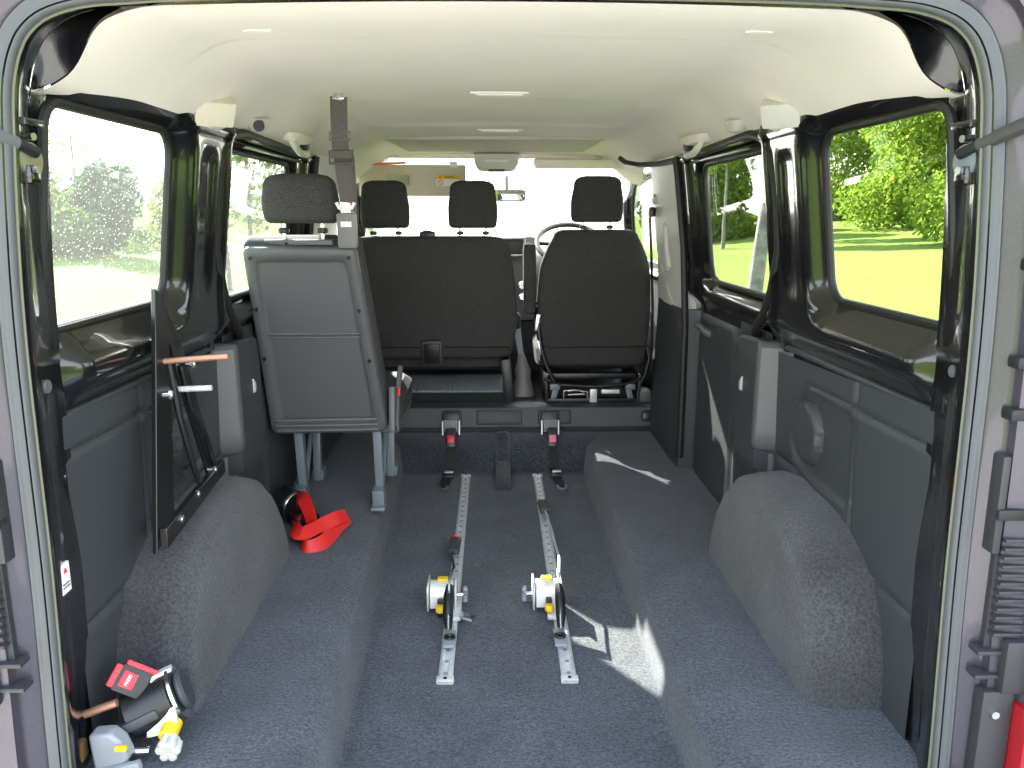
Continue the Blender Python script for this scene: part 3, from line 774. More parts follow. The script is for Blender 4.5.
# horizontal step across the middle of the shell and the ribs at its foot
for t, dd in ((.085, -.004), (.055, -.005), (.025, -.005)):
    b.tube([sp(u, t, dd + .004) for u in lin(-.44, .42, 10)], .007, 8)
b.tube([sp(u, .565, .008) for u in lin(-.40, .40, 14)], .005, 8)
b.tube([sp(u, .545, .008) for u in lin(-.40, .40, 10)], .004, 8)
sh = b.build('back_shell', 'shell', st, angle=50)
for u, t in ((-.43, .955), (.43, .955), (-.45, .44), (.45, .42), (.44, .69), (-.45, .70)):
    MB().cyl(sp(u, t, -.006), sp(u, t, .004), .006, 10).build('screw', 'plastic_black', sh)
rings = []
for ins, d in ((.02, .02), (-.01, .035), (-.02, .06), (-.02, .10), (.0, .125), (.05, .135)):
    rings.append([sp(u, t + .006, d) for u, t in shell_outline(ins)])
MB().rings(rings, True, True).build('backrest', 'fabric', st)
h = headrest(st, -.612, 2.57, 1.020, 1.125, .232, .11, .06)
MB().loft([(-.555, 3.02, .30, .38, .40, 7), (-.555, 3.02, .315, .42, .46, 7), (-.555, 3.02, .38, .42, .47, 7), (-.555, 3.02, .405, .37, .42, 6)], 40).build('seat_cushion', 'fabric', st)
MB().box((-.555, 3.0, .285), (.40, .46, .03), bev=.006).build('seat_pan', 'shell', st)
for x0, x1, yr, yf in ((-.712, -.716, 2.80, 3.07), (-.430, -.432, 2.775, 3.12)):
    b = MB().box(((x0 + x1) / 2, yr + .0, .15), (.030, .042, .30), RX(7), bev=.004)
    lg = b.build('leg', 'steel_paint', st)
    MB().box((x1, yr - .025, .035), (.042, .05, .07), RX(6), bev=.004).box((x1, yr - .045, .006), (.05, .06, .012), bev=.003).build('foot_clamp', 'steel_paint', lg)
    lg = MB().box((x1, yf, .15), (.030, .042, .30), RX(-6), bev=.004).build('leg', 'steel_paint', st)
    MB().box((x1, yf + .012, .02), (.044, .07, .04), bev=.004).build('foot_clamp', 'steel_paint', lg)
    MB().box((x1, (yr + yf) / 2 - .0, .16), (.014, .018, .34), RX(-38), bev=.003).build('brace', 'steel_paint', st)
# side hinge with red tab
b = MB().box((-.372, 2.76, .36), (.022, .10, .16), RX(-12), bev=.008).tube([(-.362, 2.74, .30), (-.362, 2.80, .40), (-.362, 2.92, .48)], .010, 8); b.build('hinge_plate', 'shell', st)
MB().box((-.355, 2.80, .415), (.008, .012, .03)).build('hinge_tab', 'red', st)
b = MB().box((-.690, 2.55, .952), (.075, .03, .010), bev=.004).box((-.690, 2.55, .944), (.05, .02, .012)); b.build('release_lever', 'plastic_mid', st)
b = MB().box((-.585, 2.56, .948), (.14, .06, .018), bev=.007); b.build('top_cover', 'shell', st)
# belt buckle tower standing on the seat's top corner
bt = MB().box((-.462, 2.50, .985), (.058, .030, .105), RX(6), bev=.006).build('buckle_box', 'grey_box', st)
MB().box((-.462, 2.482, 1.004), (.032, .003, .016), RX(6)).build('buckle_label', 'white', bt)

# ---- seat belt hanging from the roof
hb = thing('hanging_seat_belt', 'brown grey seat belt hanging from the roof lining down to a grey box', 'seat belt', (-.457, 2.42, 1.355))
path = [(-.457, 2.420, 1.362), (-.458, 2.418, 1.33), (-.459, 2.42, 1.27), (-.460, 2.43, 1.215)]
MB().ribbon(path, .048, (1, .1, 0)).build('webbing', 'webbing', hb)
path2 = [(-.456, 2.437, 1.20), (-.455, 2.45, 1.15), (-.455, 2.46, 1.115), (-.457, 2.465, 1.085), (-.459, 2.468, 1.068)]
MB().ribbon(path2, [.050, .050, .046, .038, .030], (1, .1, 0), .003).build('webbing', 'webbing', hb)
MB().ribbon([(-.435, 2.455, 1.20), (-.434, 2.47, 1.10), (-.437, 2.48, 1.04)], .020, (1, .1, 0), .002).build('webbing', 'webbing', hb)
b = MB().tube([(-.489, 2.423, 1.245), (-.489, 2.423, 1.265), (-.430, 2.423, 1.265), (-.430, 2.423, 1.245)], .0032, 8, closed=True); b.build('slide_loop', 'plastic_mid', hb)
b = MB().tube([(-.492, 2.425, 1.178), (-.492, 2.425, 1.212), (-.424, 2.425, 1.212), (-.424, 2.425, 1.178)], .0045, 8, closed=True).box((-.458, 2.423, 1.203), (.066, .012, .022), bev=.004); b.build('adjuster_buckle', 'webbing', hb)
b = MB().tube([(-.486, 2.468, 1.068), (-.478, 2.468, 1.052), (-.459, 2.468, 1.046), (-.440, 2.468, 1.052), (-.432, 2.468, 1.068)], .0055, 8).box((-.459, 2.47, 1.047), (.03, .008, .02), bev=.002); b.build('tongue', 'white', hb)
b = MB().cyl((-.457, 2.42, 1.352), (-.457, 2.42, 1.385), .013, 12).box((-.457, 2.418, 1.358), (.034, .02, .008), bev=.002); b.build('anchor', 'steel', hb)

# ---- fittings along the roof edge
def roof_fittings(s, side):
    x = .700
    zc = ceil_z(.664, 1.942)
    cv = MB()
    o = Vector((s * .668, 1.965, zc - .012)); n = Vector((-s * .50, -.70, -.50)).normalized()
    u = Vector((-n.y, n.x, 0)).normalized(); w_ = n.cross(u)
    rot = Matrix((u, w_, n)).transposed()
    c = cv.box(o, (.092, .060, .05), rot, bev=.007).build('belt_cover', mat('cream plastic', (.66, .61, .50), .5) if s < 0 else 'beige')
    setp(c, label='square cream belt mounting cover on the roof edge above the ' + ('red webbing side' if s < 0 else 'oval panel boss side'), category='cover', group='roof edge fittings')
    # round coat hook socket
    y = 2.32; z = ceil_z(.662, y)
    h = thing('coat_hook', 'small round coat hook on the roof edge ' + ('above the grey shell seat' if s < 0 else 'near the birch trunk window'), 'hook', (s * .662, y, z - .005), 'roof edge fittings')
    MB().loft([(s * .665, y, z - .028, .035, .05, 2), (s * .665, y, z - .022, .048, .064, 2), (s * .668, y, z + .0, .07, .095, 2)], 20).build('socket', 'beige', h)
    if s < 0: MB().cyl((s * .650, y - .04, z - .020), (s * .655, y - .022, z - .012), .015, 14).build('hole', 'plastic_black', h)
    # grab handle
    y = 2.78; z = ceil_z(.664, y)
    g = thing('grab_handle', 'pale hooped grab handle on the roof edge ' + ('above the grey shell seat' if s < 0 else 'above the sliding door window'), 'handle', (s * .664, y, z), 'roof edge fittings')
    MB().tube([(s * .672, y - .085, z + .005), (s * .652, y - .085, z - .030), (s * .645, y - .05, z - .046), (s * .645, y + .04, z - .046), (s * .652, y + .075, z - .030), (s * .672, y + .075, z + .005)], .0115, 10).build('hoop', 'beige', g)
    MB().box((s * .655, y + .065, z - .016), (.03, .03, .04), bev=.006).build('handle_mount', 'plastic_black', g)
    MB().loft([(s * .672, y, z - .012, .06, .24, 3), (s * .674, y, z + .01, .10, .30, 3)], 24).build('handle_base', 'head', g)
for s in (1, -1): roof_fittings(s, SIDE[s])
for i, (x, y, w) in enumerate(((.004, 2.44, .17), (.015, 3.46, .19))):
    z = ceil_z(x, y)
    t = thing('ceiling_lamp', 'thin flat interior lamp set in the roof lining ' + ('nearer the rear opening' if i == 0 else 'nearer the windscreen'), 'lamp', (x, y, z - .004))
    MB().box((x, y, z - .001), (w, .035, .008), bev=.003).build('lamp_frame', 'head', t)
    MB().box((x, y, z - .006), (w * .8, .020, .006), bev=.002).build('lens', 'white', t)
# small plugs in the roof lining
for x, y in ((-.44, 1.55), (.46, 1.52)):
    o = MB().loft([(x, y, ceil_z(x, y) - .003, .05, .02, 2), (x, y, ceil_z(x, y) + .004, .055, .024, 2)], 14).build('roof_plug', 'head')
    setp(o, label='small oval cream plug in the roof lining', category='plug', group='roof plugs')

# ---- aluminium floor rails
def rail(xa, ya, xb, yb, label):
    t = thing('floor_rail', label, 'rail', ((xa + xb) / 2, (ya + yb) / 2, ZC), 'wheelchair rails')
    a = Vector((xa, ya, 0)); c = Vector((xb, yb, 0)); L = (c - a).length; d = (c - a).normalized(); w_ = Vector((d.y, -d.x, 0))
    b = MB(); N = 40; hw = .0195; rings = []
    def fz(p): return floor_z(p.x, p.y)
    for i in range(N + 1):
        p = a + d * L * i / N; z = fz(p) + .001
        rings.append([tuple(p + w_ * q + Vector((0, 0, z + h))) for q, h in ((-hw, -.004), (-hw, .004), (-hw + .006, .009), (-.0085, .0095), (-.006, .0055), (.006, .0055), (.0085, .0095), (hw - .006, .009), (hw, .004), (hw, -.004))])
    b.rings(rings, True, True); holes = b; b.cur = 1; n = 30
    for i in range(n):
        p = a + d * L * (i + .7) / n; z = fz(p) + .0078
        holes.cyl(p + Vector((0, 0, z - .002)), p + Vector((0, 0, z + .0006)), .0055, 12)
    b.build('track', ['alu', mat('rail hole', (.30, .30, .31), .5, .3)], t, angle=30)
    for q in (a, c):
        p = q + (d if q == a else -d) * .012; z = fz(p)
        e = MB().box(p + Vector((0, 0, z + .006)), (.045, .024, .010), Matrix.Rotation(math.atan2(-d.x, d.y), 3, 'Z'), bev=.002).build('end_cap', 'white_zinc', t)
        MB().cyl(p + Vector((0, 0, z + .010)), p + Vector((0, 0, z + .0125)), .005, 10).build('screw', 'plastic_black', e)
    return t
rail(-.147, 1.855, -.146, 3.535, 'long aluminium floor rail with holes nearer the single rear seat')
rail(.175, 1.856, .184, 3.535, 'long aluminium floor rail with holes beside the sunlit patch')

# ---- wheelchair retractors clamped on the rails
def retractor(x, y, mir, label, buckle_pts, bk_rot, sh=0.0, k_=.74):
    """mir=+1: reel body to the left of its rail, knob to the right"""
    z = ZC + .012; m = mir; buckle_pts = [(p[0] * 1.017, p[1] * 1.017, p[2] - .02) for p in buckle_pts]
    t = thing('belt_retractor', label, 'retractor', (x, y, z), 'rail retractors')
    f = lambda dx, dy, dz: (x + m * dx, y + dy, z + dz)
    g = lambda dx, dy, dz: (x + sh + m * dx * k_, y + .02 + (dy - .02) * k_, z + dz * k_)
    MB().box(f(0, 0, .008), (.040, .15, .014), bev=.003).build('base_plate', 'alu', t)
    # steel reel housing: a U of plates round the drum
    b = MB(); prof = []
    for i in range(15):
        a = R(-30 + 200 * i / 14); prof.append((.052 * math.cos(a), .052 * math.sin(a)))
    prof = [(.054, -.045)] + prof + [(-.054, -.045)]
    b.rings([[g(-.100, py + .02, pz + .062) for py, pz in prof], [g(-.006, py + .02, pz + .062) for py, pz in prof]], True, True)
    b.box(g(-.108, .02, .060), (.006, .092, .078), bev=.002); b.box(g(.004, .02, .060), (.006, .092, .078), bev=.002)
    b.build('housing', 'white_zinc', t, bevel=.002)
    MB().box(g(-.05, .03, .118), (.032, .022, .008), bev=.003).build('release_tab', 'yellow', t)
    MB().box(g(-.056, -.045, .030), (.018, .03, .05), bev=.003).build('lever_arm', 'plastic_black', t)
    MB().loft([g(-.056, -.075, .022) + (.018, .018, 2), g(-.056, -.075, .028) + (.027, .027, 2.2), g(-.056, -.075, .046) + (.027, .027, 2.2), g(-.056, -.075, .052) + (.022, .022, 2)], 18).build('release_button', 'yellow', t)
    # knob on a short axle
    k = MB().cyl(g(.006, .015, .055), g(.045, .015, .055), .007, 10).build('knob_axle', 'steel', t)
    b = MB(); n = 10; rr = []
    for xx, q in ((.034, .9), (.037, 1), (.048, 1), (.052, .85)):
        rr.append([g(xx, .015 + (.030 + .004 * math.cos(n / 2 * 2 * th)) * q * math.cos(th), .055 + (.030 + .004 * math.cos(n / 2 * 2 * th)) * q * math.sin(th)) for th in [2 * math.pi * j / 60 for j in range(60)]])
    b.rings(rr, True, True).build('knob', 'steel_paint' if m < 0 or True else 'steel', k)
    # stalk sleeve and shackle
    MB().tube([f(-.012, -.055, .105), f(-.014, -.085, .085), f(-.014, -.125, .045), f(-.012, -.150, .018)], [.010, .015, .015, .010], 12).build('sleeve', 'plastic_black', t)
    MB().tube([f(-.012, .0, .125), f(-.012, -.06, .122), f(-.013, -.11, .075), f(-.012, -.165, .022)], .0035, 8).build('stalk_wire', 'steel', t)
    a = MB().box(f(-.006, -.195, .012), (.034, .085, .010), bev=.004).build('anchor_shoe', 'grey_plastic', t)
    MB().ring(f(-.006, -.195, .019), (0, 0, 1), .013, .004, 20, 8).build('anchor_ring', 'plastic_black', a)
    MB().cyl(f(-.006, -.195, .016), f(-.006, -.195, .026), .007, 12).build('anchor_bolt', 'steel', a)
    # flexible stalk lying forward along the rail with a black buckle
    MB().tube(buckle_pts, .0042, 8).build('stalk', 'alu' if m < 0 else 'plastic_black', t)
    p0 = Vector(buckle_pts[-2]); p1 = Vector(buckle_pts[-1]); d = (p1 - p0).normalized(); w_ = d.cross(Vector((0, 0, 1))).normalized(); n_ = w_.cross(d)
    rot = Matrix((w_, d, n_)).transposed()
    bk = MB().box(p1 + d * .045, (.040, .105, .022), rot, bev=.006).build('buckle', 'plastic', t)
    MB().box(p1 + d * .096 + n_ * .003, (.032, .010, .016), rot, bev=.003).build('press_button', 'red', bk)
    return t
retractor(-.138, 2.235, 1, 'steel belt retractor with yellow button on the rail nearer the single rear seat',
          [(-.150, 2.24, -.03), (-.150, 2.33, -.055), (-.148, 2.42, -.085), (-.160, 2.52, -.092), (-.158, 2.555, -.09)], 0)
t2 = retractor(.158, 2.235, -1, 'steel belt retractor with yellow button on the rail beside the sunlit patch',
          [(.170, 2.16, .0), (.182, 2.30, .0), (.188, 2.5, -.05), (.190, 2.75, -.085), (.180, 2.92, -.085)], 0, sh=-.055)
MB().prism([(-.118, 2.19, -.128), (-.075, 2.15, -.123), (-.085, 2.13, -.123), (-.122, 2.16, -.128)], (0, 0, .008)).build('flat_hook', 'steel', bpy.data.objects['belt_retractor'])

# ---- front tie-down belts on the step
def tie_down(x, label, redm):
    t = thing('tie_down_belt', label, 'belt', (x, 3.74, .03), 'front tie-down belts')
    h = MB().box((x, 3.757, .058), (.088, .05, .085), RX(-14), bev=.012).build('housing', 'plastic_black', t)
    b = MB().box((x, 3.722, .040), (.066, .014, .06), RX(-20), bev=.003)
    b.build('grille_block', 'grey_box', h)
    b = MB()
    for i in range(7): b.box((x - .027 + i * .009, 3.713, .050), (.0045, .010, .042), RX(-20), bev=.001)
    b.build('comb_plate', mat('dull zinc', (.36, .34, .35), .5, .3), h)
    b = MB()
    for dx in (-.040, .040): b.box((x + dx, 3.722, .02), (.007, .016, .09), RX(-15), bev=.002).box((x + dx, 3.706, -.024), (.022, .014, .010), bev=.002)
    b.build('mount_frame', 'white_zinc', h)
    dx = -.018 if x < 0 else .018
    P_ = []
    for k in range(11):
        u = k / 10; yy = 3.705 - .36 * u; xx = x + .004 + dx * u * u * 1.2
        P_.append((xx, yy, max(floor_z(xx, yy) + .010, floor_z(xx, yy) + .022 - .01 * u)))
    MB().ribbon(P_, .040, (1, 0, 0), .0025).build('webbing', 'webbing_black', t)
    q = P_[2]
    bk = MB().box((q[0], q[1], q[2] + .008), (.044, .09, .020), RX(66), bev=.006).build('buckle', 'plastic_black', t)
    MB().box((q[0], q[1] - .018, q[2] + .006), (.032, .034, .010), RX(66), bev=.003).build('press_button', redm, bk)
    q = P_[6]; ad = MB().box((q[0], q[1], q[2] + .006), (.050, .08, .016), bev=.005).build('tension_buckle', 'plastic_black', t)
    MB().box((q[0] + .003, q[1] + .012, q[2] + .016), (.040, .022, .006), Matrix.Rotation(R(-12 if x < 0 else 4), 3, 'Z'), bev=.002).build('metal_bar', 'white_zinc', ad)
    q = P_[10]
    MB().tube([(q[0] - .018, q[1], q[2] + .004), (q[0] - .016, q[1] - .03, q[2] + .004), (q[0], q[1] - .045, q[2] + .004), (q[0] + .016, q[1] - .03, q[2] + .004), (q[0] + .018, q[1], q[2] + .004)], .006, 8).build('end_hook', 'grey_plastic' if x > 0 else 'plastic_mid', t)
tie_down(-.222, 'black tie-down belt with red button on the step behind the double seat', 'red')
tie_down(.255, 'black tie-down belt with faded pink button on the step behind the single seat', 'pink')
o = MB().box((.73, 3.765, .075), (.052, .03, .052), RX(-14), bev=.014).build('step_socket', 'plastic_black'); setp(o, label='small black socket at the end of the grey step trim', category='socket')

# ---- carriers of detail on the side doors
o = MB().tube([(.805, 3.10, .60), (.785, 3.10, .61), (.781, 3.04, .61), (.785, 2.98, .60), (.805, 2.97, .59)], .014, 8).build('door_pull', 'plastic_mid'); setp(o, label='small dark pull recess on the sliding door card', category='handle')
for s in (1, -1):
    o = MB().prism([(s * .752, 2.40, .500), (s * .752, 2.40, .545), (s * .752, 2.425, .525), (s * .752, 2.42, .50)], (-s * .006, 0, 0)).build('panel_clip', 'beige', bevel=.002)
    setp(o, label='small pale clip on the dark pillar panel ' + ('beside the sliding door card' if s > 0 else 'beside the grey shell seat'), category='clip')
o = thing('belt_guide', 'pale seat belt height guide on the beige front pillar', 'belt guide', (.735, 3.55, 1.0))
MB().loft([(.731, 3.44, .80, .02, .07, 3), (.728, 3.44, .82, .028, .11, 4), (.719, 3.44, .90, .024, .06, 4), (.709, 3.44, .985, .026, .09, 4), (.709, 3.44, 1.0, .02, .06, 3)], 18).build('guide_rail', 'beige', o)
MB().cyl((.688, 3.60, 1.10), (.71, 3.60, 1.10), .022, 14, bev=.004).build('upper_bolt', 'beige', o)
MB().box((.690, 3.62, 1.045), (.03, .06, .045), bev=.012).build('belt_loop', 'plastic_black', o)
o = MB().ribbon([(.688, 3.655, 1.03), (.705, 3.67, .85), (.722, 3.68, .60), (.728, 3.70, .30)], .046, (0, 1, 0)).build('front_seat_belt', 'webbing_black'); setp(o, label='black seat belt running down the front pillar beside the single front seat', category='seat belt')
o = MB().tube([(.56, 3.75, 1.285), (.585, 3.72, 1.262), (.63, 3.62, 1.246), (.665, 3.40, 1.238), (.69, 3.2, 1.238)], .012, 8).build('roof_cable', 'plastic_black'); setp(o, label='black cable sleeve under the roof lining by the front pillar', category='cable')
o = MB().box((.772, 3.12, .93), (.02, .05, .14), bev=.006).build('door_catch', 'plastic_black'); setp(o, label='black oblong door catch at the front edge of the sliding door', category='catch')

# ---- black triangular ramp bracket by the wheel arch
tb = thing('triangular_bracket', 'tall black triangular steel bracket standing beside the carpeted wheel arch', 'bracket', (-.72, 1.75, .33))
poly = [(-.700, 1.575, .352), (-.708, 1.585, .40), (-.742, 1.690, .862), (-.742, 1.702, .874), (-.741, 1.714, .868), (-.735, 1.80, .74)]
inner = []
# side wall plate (faces the rear of the van), thick
b = MB().prism([(-.714, 1.560, .345), (-.728, 1.705, .880), (-.728, 1.722, .870), (-.722, 1.745, .80), (-.70, 1.63, .40)], (-.012, .004, 0)).build('upright_plate', 'paint_satin', tb, bevel=.002)
b = MB().prism([(-.728, 1.722, .868), (-.722, 1.80, .755), (-.716, 1.905, .50), (-.712, 1.945, .40), (-.712, 1.88, .40), (-.716, 1.84, .50), (-.720, 1.77, .66)], (-.008, .004, 0)).build('sloping_plate', 'paint_satin', tb, bevel=.002)
b = MB().prism([(-.712, 1.575, .352), (-.712, 1.95, .395), (-.712, 1.95, .43), (-.712, 1.575, .395)], (.016, 0, 0)).build('foot_plate', 'paint_satin', tb, bevel=.002)
MB().cyl((-.722, 1.70, .725), (-.585, 1.70, .735), .0065, 10).build('cross_rod', 'copper', tb)
MB().cyl((-.715, 1.74, .655), (-.640, 1.74, .658), .0065, 10).build('cross_rod', 'alu', tb)
MB().tube([(-.715, 1.71, .72), (-.712, 1.73, .60), (-.708, 1.78, .46), (-.706, 1.80, .42)], .008, 8).build('gas_rod', 'plastic_black', tb)
MB().tube([(-.718, 1.78, .70), (-.712, 1.80, .60), (-.706, 1.86, .52), (-.704, 1.90, .43)], .006, 8).build('cable', 'plastic_black', tb)
for y, z in ((1.655, .385), (1.76, .405), (1.88, .425), (1.66, .66), (1.80, .70)):
    MB().cyl((-.714, y, z), (-.692, y, z), .006, 10).cyl((-.700, y, z), (-.694, y, z), .010, 6).build('bolt', 'steel', tb)
o = MB().cyl((-.790, 1.80, .612), (-.772, 1.80, .612), .022, 16, bev=.005).build('panel_button', 'beige'); setp(o, label='round pale button on the dark side panel behind the triangular bracket', category='button')

# ---- red webbing loop spilling from a black reel
rs = thing('red_strap', 'tangled bright red webbing loop lying on the carpet by the seat legs', 'strap', (-.58, 2.45, 0))
def rp_(pts, wid, side, n=8):
    P = [Vector(p) for p in pts]; out = []; sd = []
    for i in range(len(P) - 1):
        a, bb, c, d = P[max(i - 1, 0)], P[i], P[i + 1], P[min(i + 2, len(P) - 1)]
        for k in range(n):
            t = k / n; out.append(.5 * ((2 * bb) + (-a + c) * t + (2 * a - 5 * bb + 4 * c - d) * t * t + (-a + 3 * bb - 3 * c + d) * t ** 3))
            sd.append(tuple(Vector(side[i]).lerp(Vector(side[i + 1]), t)))
    out.append(P[-1]); sd.append(tuple(side[-1]))
    return MB().ribbon(out, wid, sd, .0014)
rp_([(-.690, 2.60, .075), (-.662, 2.56, .105), (-.625, 2.50, .075), (-.612, 2.46, .035), (-.635, 2.42, .020), (-.610, 2.36, .012), (-.560, 2.39, .018), (-.530, 2.50, .030), (-.512, 2.56, .035)], .046,
    [(0, .5, 1), (.5, .6, .8), (.3, .5, 1), (.2, .3, 1), (0, .6, 1), (-.2, .5, 1), (-.5, .4, 1), (-.6, .5, 1), (-.6, .4, 1)]).build('webbing', 'webbing_red', rs)
rp_([(-.512, 2.56, .040), (-.535, 2.50, .055), (-.59, 2.42, .052), (-.625, 2.38, .050), (-.655, 2.42, .055), (-.665, 2.50, .045), (-.685, 2.52, .03)], .046,
    [(-.6, .4, 1), (-.3, .7, 1), (-.2, 1, .5), (.0, 1, .7), (.5, .8, .8), (.7, .2, 1), (.7, 0, 1)]).build('webbing', 'webbing_red', rs)
rl = thing('floor_reel', 'small black belt reel with metal rim behind the carpeted wheel arch', 'reel', (-.72, 2.60, 0))
MB().cyl((-.76, 2.66, .06), (-.70, 2.62, .05), .055, 24, bev=.008).build('drum', 'plastic_black', rl)
MB().ring((-.695, 2.605, .052), (1, -.7, -.1), .052, .004, 28, 6).build('rim', 'steel', rl)
MB().box((-.655, 2.56, .028), (.085, .07, .045), Matrix.Rotation(R(30), 3, 'Z'), bev=.008).build('buckle_body', 'plastic_black', rl)

# ---- retractor with buckle lying by the left rear pillar
lr = thing('loose_retractor', 'loose black belt retractor with grey bracket and yellow knob lying by the rear pillar', 'retractor', (-.69, 1.43, 0))
c0 = Vector((-.690, 1.44, .085)); ax = Vector((.80, .25, .30)).normalized(); up_ = Vector((-.30, .0, .9)); up_ = (up_ - ax * up_.dot(ax)).normalized(); sd_ = ax.cross(up_)
rot = Matrix((ax, sd_, up_)).transposed()
MB().cyl(c0 - ax * .055, c0 + ax * .040, .050, 32, bev=.006).build('drum_cover', 'plastic_black', lr)
MB().box(c0 - ax * .02 - sd_ * -.047 * 0 + Vector((-.0, -.050, -.002)), (.085, .012, .020), rot, bev=.005).build('cover_slot', 'plastic', lr)
MB().cyl(c0 + ax * .040, c0 + ax * .046, .056, 32).build('side_plate', 'steel', lr)
MB().cyl(c0 + ax * .048, c0 + ax * .062, .041, 28, bev=.005).build('spring_cap', 'plastic', lr)
MB().box(c0 + ax * .030 + up_ * .052, (.045, .02, .008), rot, bev=.002).build('bracket_ear', 'white_zinc', lr)
MB().prism([c0 + ax * .046 + Vector(p) for p in ((-.045, -.052, -.020), (.012, -.052, .000), (.014, -.060, -.048), (-.045, -.060, -.062))], (0, .008, 0)).build('bracket_plate', 'white_zinc', lr)
kn = c0 + ax * .055 + Vector((-.008, -.075, -.055))
MB().cyl(kn + Vector((0, .035, .012)), kn + Vector((0, -.004, .0)), .018, 18, bev=.004).build('knob_cap', 'yellow', lr)
b = MB()
for i in range(6):
    a = 2 * math.pi * i / 6; b.cyl(kn + Vector((.014 * math.cos(a) + .008, -.004, .014 * math.sin(a) - .006)), kn + Vector((.016 * math.cos(a) + .010, -.030, .016 * math.sin(a) - .012)), .0085, 10, bev=.003)
b.cyl(kn + Vector((.008, .0, -.004)), kn + Vector((.010, -.028, -.012)), .016, 14); b.build('star_knob', mat('pale knob', (.50, .50, .46), .4), lr)
MB().tube([c0 + Vector(p) for p in ((.01, -.07, -.058), (-.04, -.075, -.055), (-.07, -.07, -.062))], .009, 10).build('link_bar', 'steel', lr)
MB().cyl(c0 + Vector((-.050, -.07, -.085)), c0 + Vector((-.048, -.066, -.045)), .014, 14).cyl(c0 + Vector((-.050, -.075, -.095)), c0 + Vector((-.050, -.074, -.08)), .020, 14, bev=.004).build('pivot_bolt', 'white_zinc', lr)
MB().prism([(-.775, 1.335, .085), (-.735, 1.335, .088), (-.716, 1.335, .070), (-.704, 1.335, .035), (-.716, 1.335, .018), (-.770, 1.335, .002)], (0, .035, 0)).build('ratchet_housing', 'grey_plastic', lr, bevel=.006)
MB().box((-.730, 1.328, .016), (.105, .014, .018), Matrix.Rotation(R(-14), 3, 'Y'), bev=.003).build('ratchet_foot', 'grey_plastic', lr)
MB().box((-.712, 1.328, .064), (.022, .010, .010), bev=.003).build('ratchet_tab', 'yellow', lr)
MB().tube([(-.80, 1.38, .100), (-.77, 1.385, .110), (-.742, 1.39, .118)], .008, 10).build('handle_rod', 'copper', lr)
bk = thing('belt_buckle', 'black seat belt buckle with red press button resting on the loose retractor', 'buckle', (-.735, 1.43, .13))
d = Vector((.62, .15, -.42)).normalized(); n_ = Vector((.0, -.75, .65)); n_ = (n_ - d * n_.dot(d)).normalized(); w_ = n_.cross(d); rot = Matrix((d, w_, n_)).transposed()
c1 = Vector((-.728, 1.425, .140))
MB().box(c1, (.060, .052, .030), rot, bev=.005).build('buckle_body', 'plastic_black', bk)
pb = MB().box(c1 + n_ * .015 - d * .008, (.028, .030, .004), rot, bev=.003).build('press_button', 'red', bk)
text('PRESS', .0085, c1 + n_ * .0178 - d * .008, rot @ Matrix.Rotation(R(90), 3, 'Z'), 'white', pb)
MB().box(c1 - d * .034 + n_ * .003, (.014, .044, .022), rot, bev=.004).build('slot_trim', 'red', bk)
MB().box(c1 + w_ * .030 + d * .012, (.075, .010, .026), rot, bev=.003).build('side_trim', 'red', bk)
MB().box(c1 + d * .042 + n_ * .008 + w_ * .012, (.022, .016, .008), rot, bev=.002).build('metal_tongue', 'white_zinc', bk)
o = MB().box((-.800, 1.35, .045), (.02, .03, .04), bev=.008).build('cable_tie', 'brown'); setp(o, label='short brown taped stub at the foot of the rear pillar', category='tape')

# ---- gas struts of the rear doors and their ball brackets
def strut(s, label, end):
    p = Vector((s * .735, 1.315, 1.128))
    t = thing('door_strut', label, 'strut', p, 'door struts')
    q = Vector(end); d = (q - p).normalized()
    MB().cyl(p + d * .03, q, .0115, 14).build('cylinder', 'plastic_mid' if s < 0 else mat('strut grey', (.05, .047, .045), .35), t)
    MB().cyl(p - d * .006, p + d * .04, .009, 12).build('end_socket', 'plastic_black', t)
    b = MB().cyl(p + Vector((s * .035, .004, -.012)), p + Vector((s * .004, .0, -.012)), .026, 20)
    b.build('mount_plate', 'steel_paint' if s > 0 else mat('olive zinc', (.34, .32, .22), .35, .6), t)
    MB().box(p + Vector((s * .012, 0, -.035)), (.028, .034, .03), bev=.008).build('mount_foot', 'paint', t)
    MB().cyl(p + Vector((s * .006, 0, -.028)), p + Vector((-s * .006, -.002, -.028)), .007, 8).build('bolt', 'steel', t)
    MB().cyl(p + Vector((s * .01, .004, .022)), p + Vector((-s * .003, .0, .022)), .006, 8).build('bolt', 'steel', t)
strut(1, 'dark grey gas strut reaching out from the rear pillar past the hedge window', (.86, 1.02, 1.24))
strut(-1, 'thin grey door strut on the rear pillar beside the dusty window', (-.80, 1.16, 1.185))

# ---- plugs and stickers on the rear pillars
def plug(s, y, z, r, m, label):
    x = .786 if z < .9 else .77
    x = np.interp(z, [-.1, .45, .8, 1.06, 1.2], [.797, .784, .78, .768, .752]) - .001
    o = MB().cyl((s * (x + .006), y, z), (s * (x - .004), y, z), r, 16, bev=.0015).build('pillar_plug', m); setp(o, label=label, category='plug', group='pillar plugs')
plug(1, 1.345, .765, .011, 'plastic_mid', 'round grey plug on the rear pillar beside the hedge window')
plug(-1, 1.35, .745, .012, 'plastic_mid', 'round grey plug on the rear pillar beside the dusty window')
plug(-1, 1.335, .475, .012, 'plastic_mid', 'round grey plug on the rear pillar above the white label')
o = MB().box((-.776, 1.325, .405), (.006, .034, .055), bev=.002).build('pillar_label', 'white'); setp(o, label='small white label with a red mark on the black rear pillar', category='label')
mk = MB().prism([(-.772, 1.319, .416), (-.772, 1.331, .416), (-.772, 1.325, .426)], (.0008, 0, 0)).build('arrow_mark', 'red', o); 
